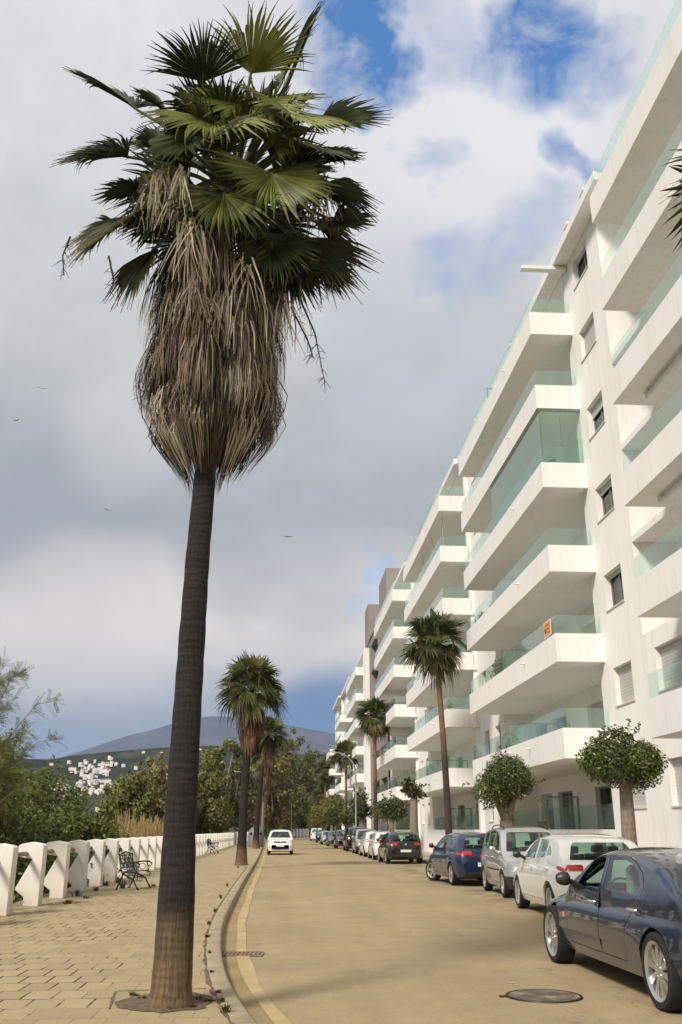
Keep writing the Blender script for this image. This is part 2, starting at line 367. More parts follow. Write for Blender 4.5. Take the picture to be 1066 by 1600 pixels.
def wheel(car, y, side, spec, steer=0.0):
    """hub with tyre and rim sub-parts; spokes face outward"""
    r, wd = spec['r'], spec.get('w', .20); rr = r * spec.get('rimf', .70)
    hx = side * (car.W/2 - wd/2 - .015 + spec.get('poke', 0))
    hub = MB(); hub.lathe([(0, -.04), (.15, -.04), (.15, .03), (0, .03)], 20, 'x')
    o = hub.build('wheel', M['black'], None, 30, (hx, y, r), (0, 0, steer))
    t = MB(); h = wd/2
    t.lathe([(rr-.02, -h*.75), (rr+.01, -h), (r*.93, -h*1.02), (r*.985, -h*.86), (r, -h*.55), (r, h*.55), (r*.985, h*.86), (r*.93, h*1.02), (rr+.01, h), (rr-.02, h*.75)], 44, 'x', closed=True)
    for g in (-.35, 0.0, .35):
        t.lathe([(r+.0015, h*g-.006), (r+.0015, h*g+.006)], 44, 'x')
    t.build('tyre', M['rubber'], o, 35)
    m = MB(); e = side
    m.lathe([(rr-.025, -h*.7), (rr-.025, h*.8*1), (rr+.004, h*.98), (rr+.008, h*.9), (rr+.004, -h*.9)], 44, 'x', closed=True) if e > 0 else m.lathe([(rr-.025, h*.7), (rr-.025, -h*.8), (rr+.004, -h*.98), (rr+.008, -h*.9), (rr+.004, h*.9)], 44, 'x', closed=True)
    ns = spec['spokes']; xo = e*h*.72
    for k in range(ns):
        a0 = 2*PI*k/ns + .2
        for da in ((-spec['split'], spec['split']) if spec['split'] else (0,)):
            a = a0 + da; ca, sa = math.cos(a), math.sin(a); ta, tb = -sa, ca
            r0, r1, w0, w1 = .05, rr-.012, spec['sw']*.8, spec['sw']
            a_in = a0 + da*1.9 if spec['split'] else a
            ci, si = math.cos(a_in), math.sin(a_in)
            p = []
            for (rad, ww, c_, s_, dx) in ((r0, w0, ci, si, 0), (r1, w1, ca, sa, -.012*e)):
                for sg in (-1, 1):
                    p.append((xo + dx, c_*rad - s_*ww*sg, s_*rad + c_*ww*sg)); p.append((xo + dx - e*.035, c_*rad - s_*ww*sg*1.1, s_*rad + c_*ww*sg*1.1))
            m.add(p, [(0,2,6,4), (1,5,7,3), (0,4,5,1), (2,3,7,6), (0,1,3,2), (4,6,7,5)])
    m.lathe([(0, xo+e*.008), (.035, xo+e*.006), (.06, xo), (.066, xo-e*.03)], 20, 'x')
    for k in range(5):
        a = 2*PI*k/5; m.lathe([(0, xo+e*.006), (.009, xo+e*.006), (.009, xo-e*.01)], 6, 'x', (0, math.cos(a)*.048, math.sin(a)*.048))
    m.build('rim', M[spec.get('mat', 'rim')], o, 30)
    return o

def build_car(spec, pnt, name, label, cat, loc, heading, detail=2, group='cars parked along the street', steer=0.0, **kw):
    """heading: rotation about z, 0 = faces +Y. detail 2: doors, seats; 1: plain"""
    sc_ = kw.pop('scale', 1.0)
    c = Car(spec, **kw)
    root = empty(name, loc, heading, label, cat, group)
    ws = c.wheels; root.scale = (sc_,)*3
    body = c.lower(); ghm = c.gh(); body = boolean(body, ghm, 'UNION')
    cav = c.gh(-.055, base=.36, crop=.30); body = boolean(body, cav, 'DIFFERENCE')
    for y in (c.yf, c.yr):
        for sd in (1, -1):
            rr = ws['r'] * 1.09; n = 28
            poly = [(y + rr*math.cos(2*PI*k/n), ws['r'] + .005 + rr*math.sin(2*PI*k/n)) for k in range(n)]
            x0 = c.W/2 - .33; body = boolean(body, prism_mesh(poly, sd*x0, sd*(c.W/2 + .3), 'x'), 'DIFFERENCE')
    shell = boolean(c.gh(-.004), c.gh(-.011), 'DIFFERENCE') if detail else None
    panes = []
    def window(pr, pname):
        nonlocal body
        body = boolean(body, pr, 'DIFFERENCE')
        panes.append((pname, boolean(shell if detail else boolean(c.gh(-.004), c.gh(-.011), 'DIFFERENCE'), pr, 'INTERSECT')))
    for i, poly in enumerate(c.side):
        for sd in (-1, 1):
            if c.__dict__.get('openwin') == (i, sd):
                body = boolean(body, prism_mesh(c.Y(poly), sd*.3, sd*1.3, 'x'), 'DIFFERENCE')
            else: window(prism_mesh(c.Y(poly), sd*.3, sd*1.3, 'x'), 'window')
    G = np.array(c.roof)
    for (z0, z1, w0, w1, sa, sb, pname) in ((*c.ws, 'windscreen'), (*c.rw, 'rear_window')):
        poly = [(-w0, z0), (-w0+.02, z0-.02), (w0-.02, z0-.02), (w0, z0), (w1, z1-.05), (w1-.05, z1), (-w1+.05, z1), (-w1, z1-.05)]
        window(prism_mesh(poly, c.hl-sa, c.hl-sb, 'y'), pname)
    full = body
    doors = []
    if detail >= 2:
        for poly in c.doors:
            for sd in (-1, 1):
                pr = prism_mesh(c.Y(poly), sd*(c.W/2-.20), sd*1.4, 'x')
                cx_ = sum(p[0] for p in poly)/len(poly); cz_ = sum(p[1] for p in poly)/len(poly)
                w = .0075
                sm = [(cx_ + (p[0]-cx_)*(1-w/max(.3, abs(p[0]-cx_))), cz_ + (p[1]-cz_)*(1-w/max(.2, abs(p[1]-cz_)))) for p in poly]
                d = boolean(full, prism_mesh(c.Y(sm), sd*(c.W/2-.192), sd*1.4, 'x'), 'INTERSECT')
                body = boolean(body, pr, 'DIFFERENCE'); doors.append((d, poly, sd))
    lowp = c.lower(.006)
    def patch(pname, pr, mat, src=None):
        me = boolean(src or lowp, pr, 'INTERSECT')
        if len(me.polygons): 
            smooth_mesh(me, 32); link(pname, me, mat, root)
    def smooth_mesh(me, a=28):
        me.polygons.foreach_set('use_smooth', [True]*len(me.polygons)); me.set_sharp_from_angle(angle=R(a))
    smooth_mesh(body); bo = link('body', body, pnt, root)
    for pname, me in panes:
        if len(me.polygons): smooth_mesh(me, 40); link(pname, me, M['carglass'], root)
    for d, poly, sd in doors:
        smooth_mesh(d); do = link('door', d, pnt, root)
        hy = c.hl - (max(p[0] for p in poly) - .17); hz = c.belt - .10
        hb = MB(); S = np.array(c.low); hw = float(interp(S[:,0], S[:,2], c.hl-hy)) - .002
        hb.tube([(sd*(hw-.02), hy-.09, hz), (sd*(hw+.022), hy-.07, hz+.004), (sd*(hw+.028), hy, hz+.006), (sd*(hw+.022), hy+.07, hz+.004), (sd*(hw-.02), hy+.09, hz)], .015, 8)
        hb.build('handle', M['chrome'] if c.chrome_handles else pnt, do, 50)
    for y in (c.yf, c.yr):
        for sd in (-1, 1):
            w = wheel(c, y, sd, ws, steer if y == c.yf else 0.0); w.parent = root
    if detail >= 1:
        for sd in (-1, 1):                                            # door mirrors
            S = np.array(c.low); sm = c.mirror_s; hw = float(interp(S[:,0], S[:,2], sm))*.955; y = c.hl - sm; z = c.belt + .10
            mb = MB(); mb.tube([(sd*(hw-.05), y+.02, z-.10), (sd*(hw+.08), y, z-.03)], [.04, .03], 8)
            mb.lathe([(0, -.09), (.055, -.085), (.085, -.045), (.095, .0), (.085, .045), (.055, .06), (0, .062)], 14, 'x', (0, 0, 0))
            n0 = len(mb.v)
            k = 16
            mb.v = [p if i < k else (p[0] + sd*(hw+.15), p[1]*.75 + y, p[2]*.80 + z) for i, p in enumerate(mb.v)]
            mb.build('mirror', M['black'] if c.black_mirror else pnt, root, 50)
    for (pname, mat, (xa, xb), (ya, yb), (za, zb)) in c.patches:
        for sd in ((1, -1) if xa is not None and xa > 0 else (1,)):
            q = sorted((sd*xa, sd*xb)) if xa > 0 else (xa, xb)
            patch(pname, MB().box(q[0], q[1], c.hl-yb, c.hl-ya, za, zb).mesh('p'), M[mat])
    for (pname, mat, poly, (xa, xb)) in c.lampprisms:                 # shaped lamps seen in the side view
        for sd in (1, -1):
            patch(pname, prism_mesh(c.Y(poly), sd*xa, sd*xb, 'x'), M[mat])
    if detail >= 2 or kw.get('seats'):
        for (x, sy) in ((-.36, c.seat_s[0]), (.36, c.seat_s[0]), (-.38, c.seat_s[1]), (.38, c.seat_s[1])):
            mb = MB(); seat_mesh(mb, x, c.hl - sy, .50); mb.build('seat', M[c.seatmat], root, bevel=.03)
        mb = MB(); y = c.hl - c.ws[4] - .35; mb.box(-.66, .66, y-.12, y+.35, c.belt-.32, c.belt-.045); mb.build('dashboard', M['black'], root, bevel=.03)
        mb = MB(); mb.lathe([(.175+.012*math.cos(a), .012*math.sin(a)) for a in np.linspace(0, 2*PI, 7)[:-1]], 24, 'y', closed=True)
        mb.build('steering_wheel', M['black'], root, 50, (-.36, y-.25, c.belt-.06), (R(-25), 0, 0))
    mb = MB(); mb.box(-.78, .78, -c.L/2+.35, c.L/2-.35, .20, .34); mb.build('underbody', M['black'], root)
    if c.rails:
        for sd in (-1, 1):
            G_ = np.array(c.roof); pts = []
            for k, q in enumerate(np.linspace(c.rails[0], c.rails[1], 9)):
                z = float(interp(G_[:,0], G_[:,1], q)); pts.append((sd*c.rails[2], c.hl-q, z + (.055 if 0 < k < 8 else -.02)))
            MB().tube(pts, .016, 8).build('roof_rail', M['black'], root, 50)
    for pos, rot in c.plates:
        pb = MB(); pb.box(-.26, .26, -.006, .006, -.055, .055); sg = -1 if pos[0] < 0 else 1
        for k in range(7):                                            # dark characters on the plate's own face
            x = -.17 + k*.055 + (.03 if k > 3 else 0); pb.box(x-.008, x+.006, sg*.0062, sg*.009, -.033, .033, mi=1)
            if k % 2: pb.box(x+.008, x+.022, sg*.0062, sg*.009, .02, .033, mi=1)
            else: pb.box(x+.008, x+.022, sg*.0062, sg*.009, -.033, -.022, mi=1)
        pb.build('number_plate', [M['plate'], M['black']], root, loc=(0, pos[0], pos[1]), rot=(rot, 0, 0))
    if c.wiper:
        z, s_ = c.wiper; MB().tube([(.05, c.hl-s_, z), (-.2, c.hl-s_+.005, z+.03), (-.42, c.hl-s_+.02, z+.05)], .009, 6).build('wiper', M['black'], root)
    return root

BASE = dict(shoulder=.16, flare=.012, tumble=.34, chrome_handles=False, black_mirror=True, openwin=None, seatmat='seat', rails=None, wiper=None, patches=[], lampprisms=[], plates=[])
SEDAN = dict(BASE, L=4.95, W=1.84, fo=.90, wb=3.02, belt=.965, shoulder=.20, flare=.022, tumble=.40, chrome_handles=True, seatmat='seatpale',
    low=[(0,.50,.40,.34),(.03,.60,.60,.26),(.14,.69,.74,.22),(.45,.79,.85,.20),(1.2,.915,.895,.20),(1.7,.965,.905,.19),(2.5,.975,.915,.19),(3.6,.985,.915,.19),(4.1,.985,.90,.20),(4.55,.955,.845,.23),(4.82,.875,.74,.28),(4.92,.74,.62,.32),(4.95,.62,.52,.38)],
    roof=[(1.45,.86),(1.65,.985),(2.0,1.17),(2.4,1.345),(2.7,1.41),(3.05,1.432),(3.4,1.415),(3.75,1.335),(4.1,1.18),(4.4,1.01),(4.55,.87)],
    side=[[(1.98,1.0),(2.20,1.15),(2.48,1.30),(2.72,1.355),(2.90,1.365),(2.93,1.0)], [(3.02,1.0),(3.00,1.365),(3.22,1.352),(3.45,1.30),(3.62,1.20),(3.70,1.09),(3.66,1.01)]],
    ws=(1.03,1.33,.70,.52,1.4,2.55), rw=(1.03,1.315,.66,.49,3.62,4.6),
    doors=[[(1.62,.33),(1.60,.80),(1.72,.95),(2.20,1.22),(2.50,1.345),(2.75,1.398),(2.955,1.408),(2.965,1.0),(2.965,.33)], [(2.975,.33),(2.975,1.0),(2.965,1.408),(3.25,1.398),(3.52,1.325),(3.70,1.21),(3.78,1.08),(3.74,.98),(3.60,.82),(3.50,.66),(3.45,.33)]],
    mirror_s=2.10, seat_s=(2.75,3.55),
    wheels=dict(r=.312, w=.205, rimf=.76, spokes=10, split=.085, sw=.014, poke=.01),
    patches=[('bumper','_',(-.9,.9),(4.72,5.1),(.30,.36))] and [('marker_lamp','orange',(.5,1.2),(4.55,4.78),(.565,.61)), ('taillight','red',(.5,1.0),(4.66,5.0),(.70,.86)), ('side_repeater','orange',(.5,1.2),(1.36,1.42),(.60,.655)), ('headlight','cargclear',(.35,.75),(-.1,.35),(.56,.70)), ('grille','black',(-.22,.22),(-.1,.2),(.40,.58))],
    plates=[((-2.485,.66),0)])
def squat(sp, k):                                                    # the saloon is lower than the first sketch of it
    sc = lambda L_: [(a, z*k) for a, z in L_]
    sp = dict(sp); sp['low'] = [(s, zt*k, w, zl*k) for s, zt, w, zl in sp['low']]; sp['roof'] = sc(sp['roof']); sp['belt'] *= k; sp['shoulder'] *= k
    sp['side'] = [sc(p) for p in sp['side']]; sp['doors'] = [sc(p) for p in sp['doors']]; sp['ws'] = (sp['ws'][0]*k, sp['ws'][1]*k, *sp['ws'][2:]); sp['rw'] = (sp['rw'][0]*k, sp['rw'][1]*k, *sp['rw'][2:])
    sp['patches'] = [(n, m_, a, b, (z[0]*k, z[1]*k)) for n, m_, a, b, z in sp['patches']]; sp['plates'] = [((p[0], p[1]*k), r) for p, r in sp['plates']]; return sp
def recab(sp, a, b):                                                  # move the cabin's stations along the body
    f = lambda s: float(np.interp(s, a, b)); g = lambda P: [(f(s), z) for s, z in P]; sp = dict(sp)
    sp['roof'] = g(sp['roof']); sp['side'] = [g(p) for p in sp['side']]; sp['doors'] = [g(p) for p in sp['doors']]; sp['mirror_s'] = f(sp['mirror_s']); sp['seat_s'] = tuple(f(s) for s in sp['seat_s'])
    sp['ws'] = (*sp['ws'][:4], f(sp['ws'][4]), f(sp['ws'][5])); sp['rw'] = (*sp['rw'][:4], f(sp['rw'][4]), f(sp['rw'][5])); return sp
SEDAN = recab(squat(SEDAN, .90), [0, 1.45, 2.97, 3.75, 4.55, 5.2], [0, 1.38, 2.55, 3.62, 4.48, 5.2])
HATCH = dict(BASE, L=4.26, W=1.82, fo=.86, wb=2.62, belt=.985, flare=.016, tumble=.38,
    low=[(0,.56,.50,.30),(.04,.66,.66,.24),(.15,.74,.80,.21),(.5,.84,.875,.20),(1.0,.94,.895,.19),(1.6,.985,.905,.18),(2.6,1.005,.91,.18),(3.4,1.03,.905,.19),(3.9,1.04,.865,.21),(4.12,1.01,.80,.24),(4.22,.90,.74,.28),(4.26,.72,.68,.34)],
    roof=[(.95,.86),(1.15,.985),(1.55,1.20),(1.95,1.375),(2.3,1.445),(2.7,1.465),(3.2,1.45),(3.65,1.40),(3.80,1.355),(3.98,1.18),(4.12,1.02),(4.17,.88)],
    side=[[(1.52,1.03),(1.72,1.165),(2.02,1.325),(2.25,1.375),(2.40,1.385),(2.42,1.035)], [(2.50,1.04),(2.48,1.388),(2.75,1.385),(3.05,1.355),(3.16,1.33),(3.14,1.06)], [(3.20,1.075),(3.22,1.315),(3.40,1.24),(3.52,1.16),(3.50,1.12)]],
    ws=(1.045,1.36,.70,.54,.95,2.15), rw=(1.06,1.335,.62,.52,3.60,4.4),
    doors=[[(1.30,.32),(1.28,.80),(1.38,.95),(1.75,1.21),(2.05,1.362),(2.28,1.412),(2.455,1.422),(2.46,1.0),(2.46,.32)], [(2.47,.32),(2.47,1.0),(2.465,1.422),(2.8,1.42),(3.1,1.392),(3.30,1.32),(3.56,1.17),(3.60,1.08),(3.45,.95),(3.15,.80),(3.06,.60),(3.02,.32)]],
    mirror_s=1.62, seat_s=(2.25,3.05), wheels=dict(r=.32, w=.205, rimf=.70, spokes=5, split=.14, sw=.022),
    patches=[('headlight','cargclear',(.42,.85),(-.1,.42),(.62,.74)), ('grille','black',(-.36,.36),(-.1,.12),(.52,.64)), ('lower_grille','black',(-.6,.6),(-.1,.2),(.30,.42)), ('rear_valance','black',(-.62,.62),(4.1,4.4),(.28,.40)), ('badge','chrome',(-.045,.045),(4.0,4.4),(.86,.95))],
    lampprisms=[('taillight','red',[(3.86,.975),(4.5,.955),(4.5,.855),(4.08,.86),(3.95,.89)],(.42,1.2))],
    plates=[((-2.135,.60),R(4)), ((2.135,.46),0)], wiper=(1.09,4.075))
MPV = dict(BASE, L=4.15, W=1.76, fo=.82, wb=2.6, belt=1.0, tumble=.26, black_mirror=False, flare=.012,
    low=[(0,.56,.50,.28),(.04,.70,.64,.23),(.15,.80,.77,.21),(.45,.92,.845,.20),(.85,1.0,.87,.19),(1.5,1.03,.875,.19),(2.6,1.05,.88,.19),(3.5,1.08,.875,.19),(3.95,1.08,.845,.22),(4.08,1.0,.80,.26),(4.15,.80,.74,.34)],
    roof=[(.66,.9),(.82,1.0),(1.2,1.27),(1.55,1.49),(1.9,1.585),(2.5,1.62),(3.2,1.60),(3.65,1.55),(3.82,1.48),(3.98,1.22),(4.06,1.05),(4.09,.92)],
    side=[[(1.25,1.06),(1.42,1.22),(1.68,1.42),(1.95,1.505),(2.12,1.52),(2.14,1.065)], [(2.22,1.07),(2.20,1.525),(2.6,1.53),(2.98,1.515),(3.0,1.09)], [(3.08,1.10),(3.07,1.50),(3.50,1.46),(3.68,1.15)]],
    ws=(1.07,1.50,.70,.57,.60,1.85), rw=(1.12,1.47,.64,.54,3.5,4.3),
    doors=[[(1.05,.32),(1.03,.85),(1.12,1.02),(1.45,1.31),(1.72,1.50),(2.0,1.562),(2.175,1.568),(2.18,1.0),(2.18,.32)], [(2.19,.32),(2.19,1.0),(2.185,1.568),(2.7,1.572),(3.02,1.56),(3.04,1.0),(2.85,.75),(2.78,.5),(2.76,.32)]],
    mirror_s=1.36, seat_s=(2.0,2.85), wheels=dict(r=.315, w=.19, rimf=.68, spokes=7, split=0, sw=.03),
    patches=[('headlight','cargclear',(.45,.85),(-.1,.38),(.66,.84)), ('grille','black',(-.34,.34),(-.1,.12),(.64,.73)), ('front_bumper','black',(-1.,1.),(-.1,.55),(.22,.50)), ('rear_bumper','black',(-1.,1.),(3.9,4.3),(.30,.46)), ('taillight','red',(.6,1.),(3.95,4.3),(.75,1.0)), ('rub_strip','black',(.5,1.),(1.1,2.75),(.60,.64))],
    plates=[((2.08,.40),0)], rails=(1.75,3.55,.56), wiper=(1.11,.80))
SUV = dict(BASE, L=4.08, W=1.74, fo=.82, wb=2.59, belt=1.01, tumble=.28, flare=.02,
    low=[(0,.60,.58,.34),(.05,.78,.72,.26),(.14,.88,.80,.24),(.4,.96,.85,.23),(1.0,1.02,.865,.22),(1.6,1.04,.87,.22),(2.6,1.05,.87,.22),(3.5,1.07,.865,.23),(3.85,1.07,.84,.25),(4.0,1.0,.80,.28),(4.08,.80,.74,.34)],
    roof=[(.95,.92),(1.12,1.02),(1.5,1.28),(1.82,1.48),(2.1,1.545),(2.6,1.565),(3.2,1.545),(3.55,1.50),(3.72,1.42),(3.9,1.18),(4.0,1.03),(4.03,.92)],
    side=[[(1.48,1.07),(1.7,1.25),(1.95,1.42),(2.15,1.46),(2.3,1.47),(2.32,1.075)], [(2.40,1.08),(2.38,1.475),(2.75,1.47),(3.1,1.45),(3.2,1.10)]],
    ws=(1.08,1.46,.69,.56,.9,2.05), rw=(1.12,1.42,.62,.52,3.4,4.2),
    doors=[[(1.28,.34),(1.26,.85),(1.36,1.02),(1.7,1.30),(1.98,1.47),(2.2,1.51),(2.35,1.518),(2.36,1.0),(2.36,.34)], [(2.37,.34),(2.37,1.0),(2.365,1.518),(2.8,1.52),(3.13,1.50),(3.25,1.1),(3.1,.85),(3.0,.6),(2.97,.34)]],
    mirror_s=1.55, seat_s=(2.2,2.95), wheels=dict(r=.325, w=.195, rimf=.64, spokes=8, split=0, sw=.026, mat='darkrim'),
    patches=[('headlight','cargclear',(.44,.9),(-.1,.4),(.74,.90)), ('grille','maroon',(-.42,.42),(-.1,.14),(.74,.85)), ('front_bumper','black',(-.58,.58),(-.1,.16),(.34,.48)), ('badge','chrome',(-.07,.07),(-.2,.2),(.755,.835)), ('fog_lamp','cargclear',(.62,.76),(-.1,.2),(.45,.54)), ('taillight','red',(.6,1.),(3.85,4.3),(.78,1.02)), ('sill_trim','black',(.5,1.2),(.3,3.9),(.2,.32))],
    plates=[((2.055,.58),0)], rails=(2.0,3.4,.56))
VAN = dict(BASE, L=4.4, W=1.82, fo=.85, wb=2.7, belt=1.12, tumble=.12, flare=.01, black_mirror=True,
    low=[(0,.60,.6,.32),(.05,.8,.72,.26),(.2,.95,.82,.23),(.6,1.08,.88,.22),(1.2,1.15,.9,.22),(3.0,1.16,.91,.22),(4.2,1.16,.9,.24),(4.35,1.1,.87,.28),(4.4,.9,.84,.34)],
    roof=[(.62,1.0),(.8,1.14),(1.3,1.52),(1.65,1.74),(2.0,1.82),(3.0,1.85),(4.0,1.82),(4.26,1.75),(4.33,1.3),(4.35,1.02)],
    side=[[(1.25,1.2),(1.6,1.48),(1.85,1.62),(2.05,1.65),(2.08,1.2)]],
    ws=(1.2,1.68,.74,.66,.55,1.95), rw=(1.2,1.62,.68,.62,4.1,4.6), doors=[], mirror_s=1.3, seat_s=(2.,2.9),
    wheels=dict(r=.32, w=.19, rimf=.66, spokes=6, split=0, sw=.03), patches=[('taillight','red',(.7,1.),(4.2,4.6),(.8,1.3)), ('headlight','cargclear',(.5,.95),(-.1,.4),(.72,.92)), ('front_bumper','black',(-1.,1.),(-.1,.2),(.28,.5)), ('grille','black',(-.4,.4),(-.1,.14),(.7,.8))], plates=[((2.21,.5),0)])
M['maroon'] = plain('dark_red_grille', (.08, .022, .018), .4, var=.2)

P_NAVY = paint('dark_blue_paint', (.022, .032, .062), .45, .3)
P_WHITE = paint('white_paint', (.80, .79, .76), 0, .35); P_WHITE2 = paint('ivory_paint', (.74, .73, .69), 0, .35)
P_SILVER = paint('silver_paint', (.52, .52, .49), .6, .32); P_BLUE = paint('blue_paint', (.013, .027, .078), .4, .3)
P_BLACK = paint('black_paint', (.010, .010, .011), .2, .25); P_BROWN = paint('bronze_paint', (.13, .085, .065), .5, .3); P_GREY = paint('slate_paint', (.09, .10, .115), .5, .3)
P_LSILV = paint('pale_silver_paint', (.45, .46, .46), .6, .32)

def cars():
    # the saloon stopped in the road: left wheels measured on the ground
    build_car(SEDAN, P_NAVY, 'saloon_car', 'dark navy blue saloon stopped beside the manhole, driver window open', 'car', (4.39, 10.52, 0), R(1.2), 2, group='cars in the street', openwin=(0, -1), scale=1.05)
    build_car(HATCH, P_WHITE, 'hatchback_car', 'white hatchback seen from behind, parked between the navy saloon and the silver people carrier', 'car', (5.86, 18.95, 0), R(-1.5), 2, chrome_handles=False)
    build_car(MPV, P_SILVER, 'people_carrier', 'silver people carrier with roof rails and black bumper facing the camera', 'car', (6.33, 24.6, 0), R(180-2.5), 2)
    build_car(HATCH, P_BLUE, 'hatchback_car', 'blue hatchback with its front wheels turned out, nosing out into the road', 'car', (5.86, 29.95, 0), R(4.0), 2, steer=R(26))
    build_car(HATCH, P_BLACK, 'hatchback_car', 'black hatchback seen square from behind with pale number plate', 'car', (5.98, 48.2, 0), R(1.5), 2)
    build_car(SUV, P_WHITE, 'crossover_car', 'white crossover with roof rails driving towards the camera in the road', 'car', (-.06, 65.4, 0), R(180), 2, group='cars in the street')
    row = [(HATCH, P_WHITE2, 'hatchback_car', 'ivory white hatchback parked directly in front of the black hatchback', (5.95, 54.2), 0, dict(black_mirror=False)),
           (HATCH, P_WHITE, 'hatchback_car', 'second white hatchback beyond the black one, showing red tail lamps', (5.95, 60.2), 1, {}),
           (MPV, P_LSILV, 'compact_car', 'pale silver car facing the camera between white hatchback and black off-roader', (5.95, 67.0), 180, dict(rails=None)),
           (SUV, P_BLACK, 'off_roader', 'tall black off-roader with red tail lamps in the parked row', (5.95, 75.2), 0, dict(scale=1.13)),
           (SUV, P_BROWN, 'crossover_car', 'bronze brown crossover facing the camera beyond the black off-roader', (5.7, 86.5), 180, dict(rails=None)),
           (HATCH, P_GREY, 'hatchback_car', 'slate grey hatchback facing the camera far down the parked row', (5.6, 99), 180, {}),
           (HATCH, P_LSILV, 'hatchback_car', 'pale silver hatchback facing the camera near the end of the row', (5.5, 112), 180, {}),
           (SUV, P_BLUE, 'crossover_car', 'small dark blue car just before the white van at the row end', (5.45, 127), 180, dict(rails=None)),
           (VAN, P_WHITE, 'delivery_van', 'white van at the far end of the parked row', (5.3, 146), 0, {})]
    for sp, pt, nm, lb, (x, y), h, kw in row:
        build_car(sp, pt, nm, lb, 'van' if sp is VAN else 'car', (x, y, 0), R(h), 1, **kw)
# ------------------------------------------------------------------ palms
UP = np.array([0, 0, 1.0])
def unit(v):
    v = np.asarray(v, float); return v / (np.linalg.norm(v) + 1e-9)
def fan_leaf(mb, base, hub, axis, normal, Rr, rg, nseg=34, A=2.0, droop=.35, fold=.02, t0=.5, dry=.0, split=.55, cup=.22):
    """one fan palm leaf: petiole from base to hub, pleated blade with free drooping tips"""
    base, hub = np.asarray(base, float), np.asarray(hub, float); axis = unit(axis); n = np.asarray(normal, float); n = unit(n - axis*np.dot(n, axis)); s = np.cross(n, axis)
    mid = (base + hub)/2 + UP * .10 * np.linalg.norm(hub - base)
    mb.tube([base, (base + 2*mid)/3 if False else base*.55 + mid*.45, mid*.6 + hub*.4, hub, hub + axis*Rr*.12], [.030, .026, .021, .017, .006], 5, .78)
    ts = np.array([.02, .28, split, .75, .9, 1.0]); da = 2*A/nseg
    for k in range(nseg):
        a = -A + da*(k + .5); ca, sa = math.cos(a), math.sin(a)
        d = unit(axis*ca + s*sa + n*cup*(abs(sa)**1.5) - n*.05)
        ln = Rr * (.78 + .22*math.cos(a*.55)) * rg.uniform(.88, 1.08)
        perp = unit(-axis*sa + s*ca); dr = droop * rg.uniform(.5, 1.5); tw = rg.uniform(-.25, .25)
        tint = t0 + rg.uniform(-.14, .14); vs = []
        kink = 1.0 if rg.random() > .18 else 2.2
        for t in ts:
            p = hub + d*ln*t; f = max(0, t - split*.8) / (1 - split*.8)
            p = p - UP*ln*dr*kink*f**1.7 + perp*ln*tw*f*f*.4
            if kink > 1: p = p - d*ln*.28*f*f
            w = ln*t*math.tan(da/2)*1.04 if t <= split else ln*split*math.tan(da/2)*1.04*(1 - (t-split)/(1-split))**.8
            w = max(w, .0015)
            vs += [p - perp*w, p + n*fold*min(1, t*3)*(1 if t < .9 else .3), p + perp*w]
        fs = []
        for i in range(len(ts)-1):
            o = 3*i; fs += [(o, o+1, o+4, o+3), (o+1, o+2, o+5, o+4)]
        k0 = len(mb.v); mb.add(vs, fs, tint)
        for i in range(len(ts)):                                      # dry tips
            e = max(0, ts[i]-.7)/.3
            for j in range(3): mb.t[k0+3*i+j] = max(0, min(1, tint - e*(.35 + dry)*rg.uniform(.3, 1)))

def hang_strands(mb, c, z0, z1, rfun, n, rg, ln=(.7, 1.2), strands=11, width=.014, spread=.24, tfun=None):
    """dead leaves hanging down round the stem, each a sheaf of narrow drooping strips"""
    for i in range(n):
        f = (i + rg.random()) / n; z = z1 + (z0 - z1) * f; a = rg.uniform(0, 2*PI); deep = rg.uniform(.62, 1.14); rr = rfun(z)*deep
        out = np.array([math.cos(a), math.sin(a), 0]); tan = np.array([-math.sin(a), math.cos(a), 0])
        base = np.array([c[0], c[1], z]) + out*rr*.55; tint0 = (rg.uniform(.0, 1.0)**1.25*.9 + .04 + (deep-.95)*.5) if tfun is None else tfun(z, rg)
        L0 = rg.uniform(*ln)
        for k in range(strands):
            b = rg.uniform(-1, 1); l = L0*rg.uniform(.6, 1.1); w = width*rg.uniform(.6, 1.5)
            p = base + tan*b*.05; vel = out*rg.uniform(.35, .75) + tan*b*spread*1.8 - UP*.15; vs = []; nst = 5
            sd = unit(tan*math.cos(b) + out*rg.uniform(-.6, .6))
            for q in range(nst):
                ww = w*(1 - (q/(nst-1))**2*.85); vs += [p - sd*ww, p + sd*ww]
                step = l/(nst-1); d = unit(vel); p = p + d*step
                vel = vel*.42 - UP*.62 + tan*rg.uniform(-.09, .09) + out*rg.uniform(-.06, .06)
                rad = p[:2] - np.array(c[:2]); rl = np.linalg.norm(rad); lim = max(rfun(p[2]), .27)*1.06*deep
                if rl > lim: p[:2] = np.array(c[:2]) + rad/rl*lim
                if rl < .24: p[:2] = np.array(c[:2]) + rad/max(rl, 1e-3)*.26
            mb.add(vs, [(2*q, 2*q+1, 2*q+3, 2*q+2) for q in range(nst-1)], float(np.clip(tint0 + rg.uniform(-.13, .13), 0, 1)))

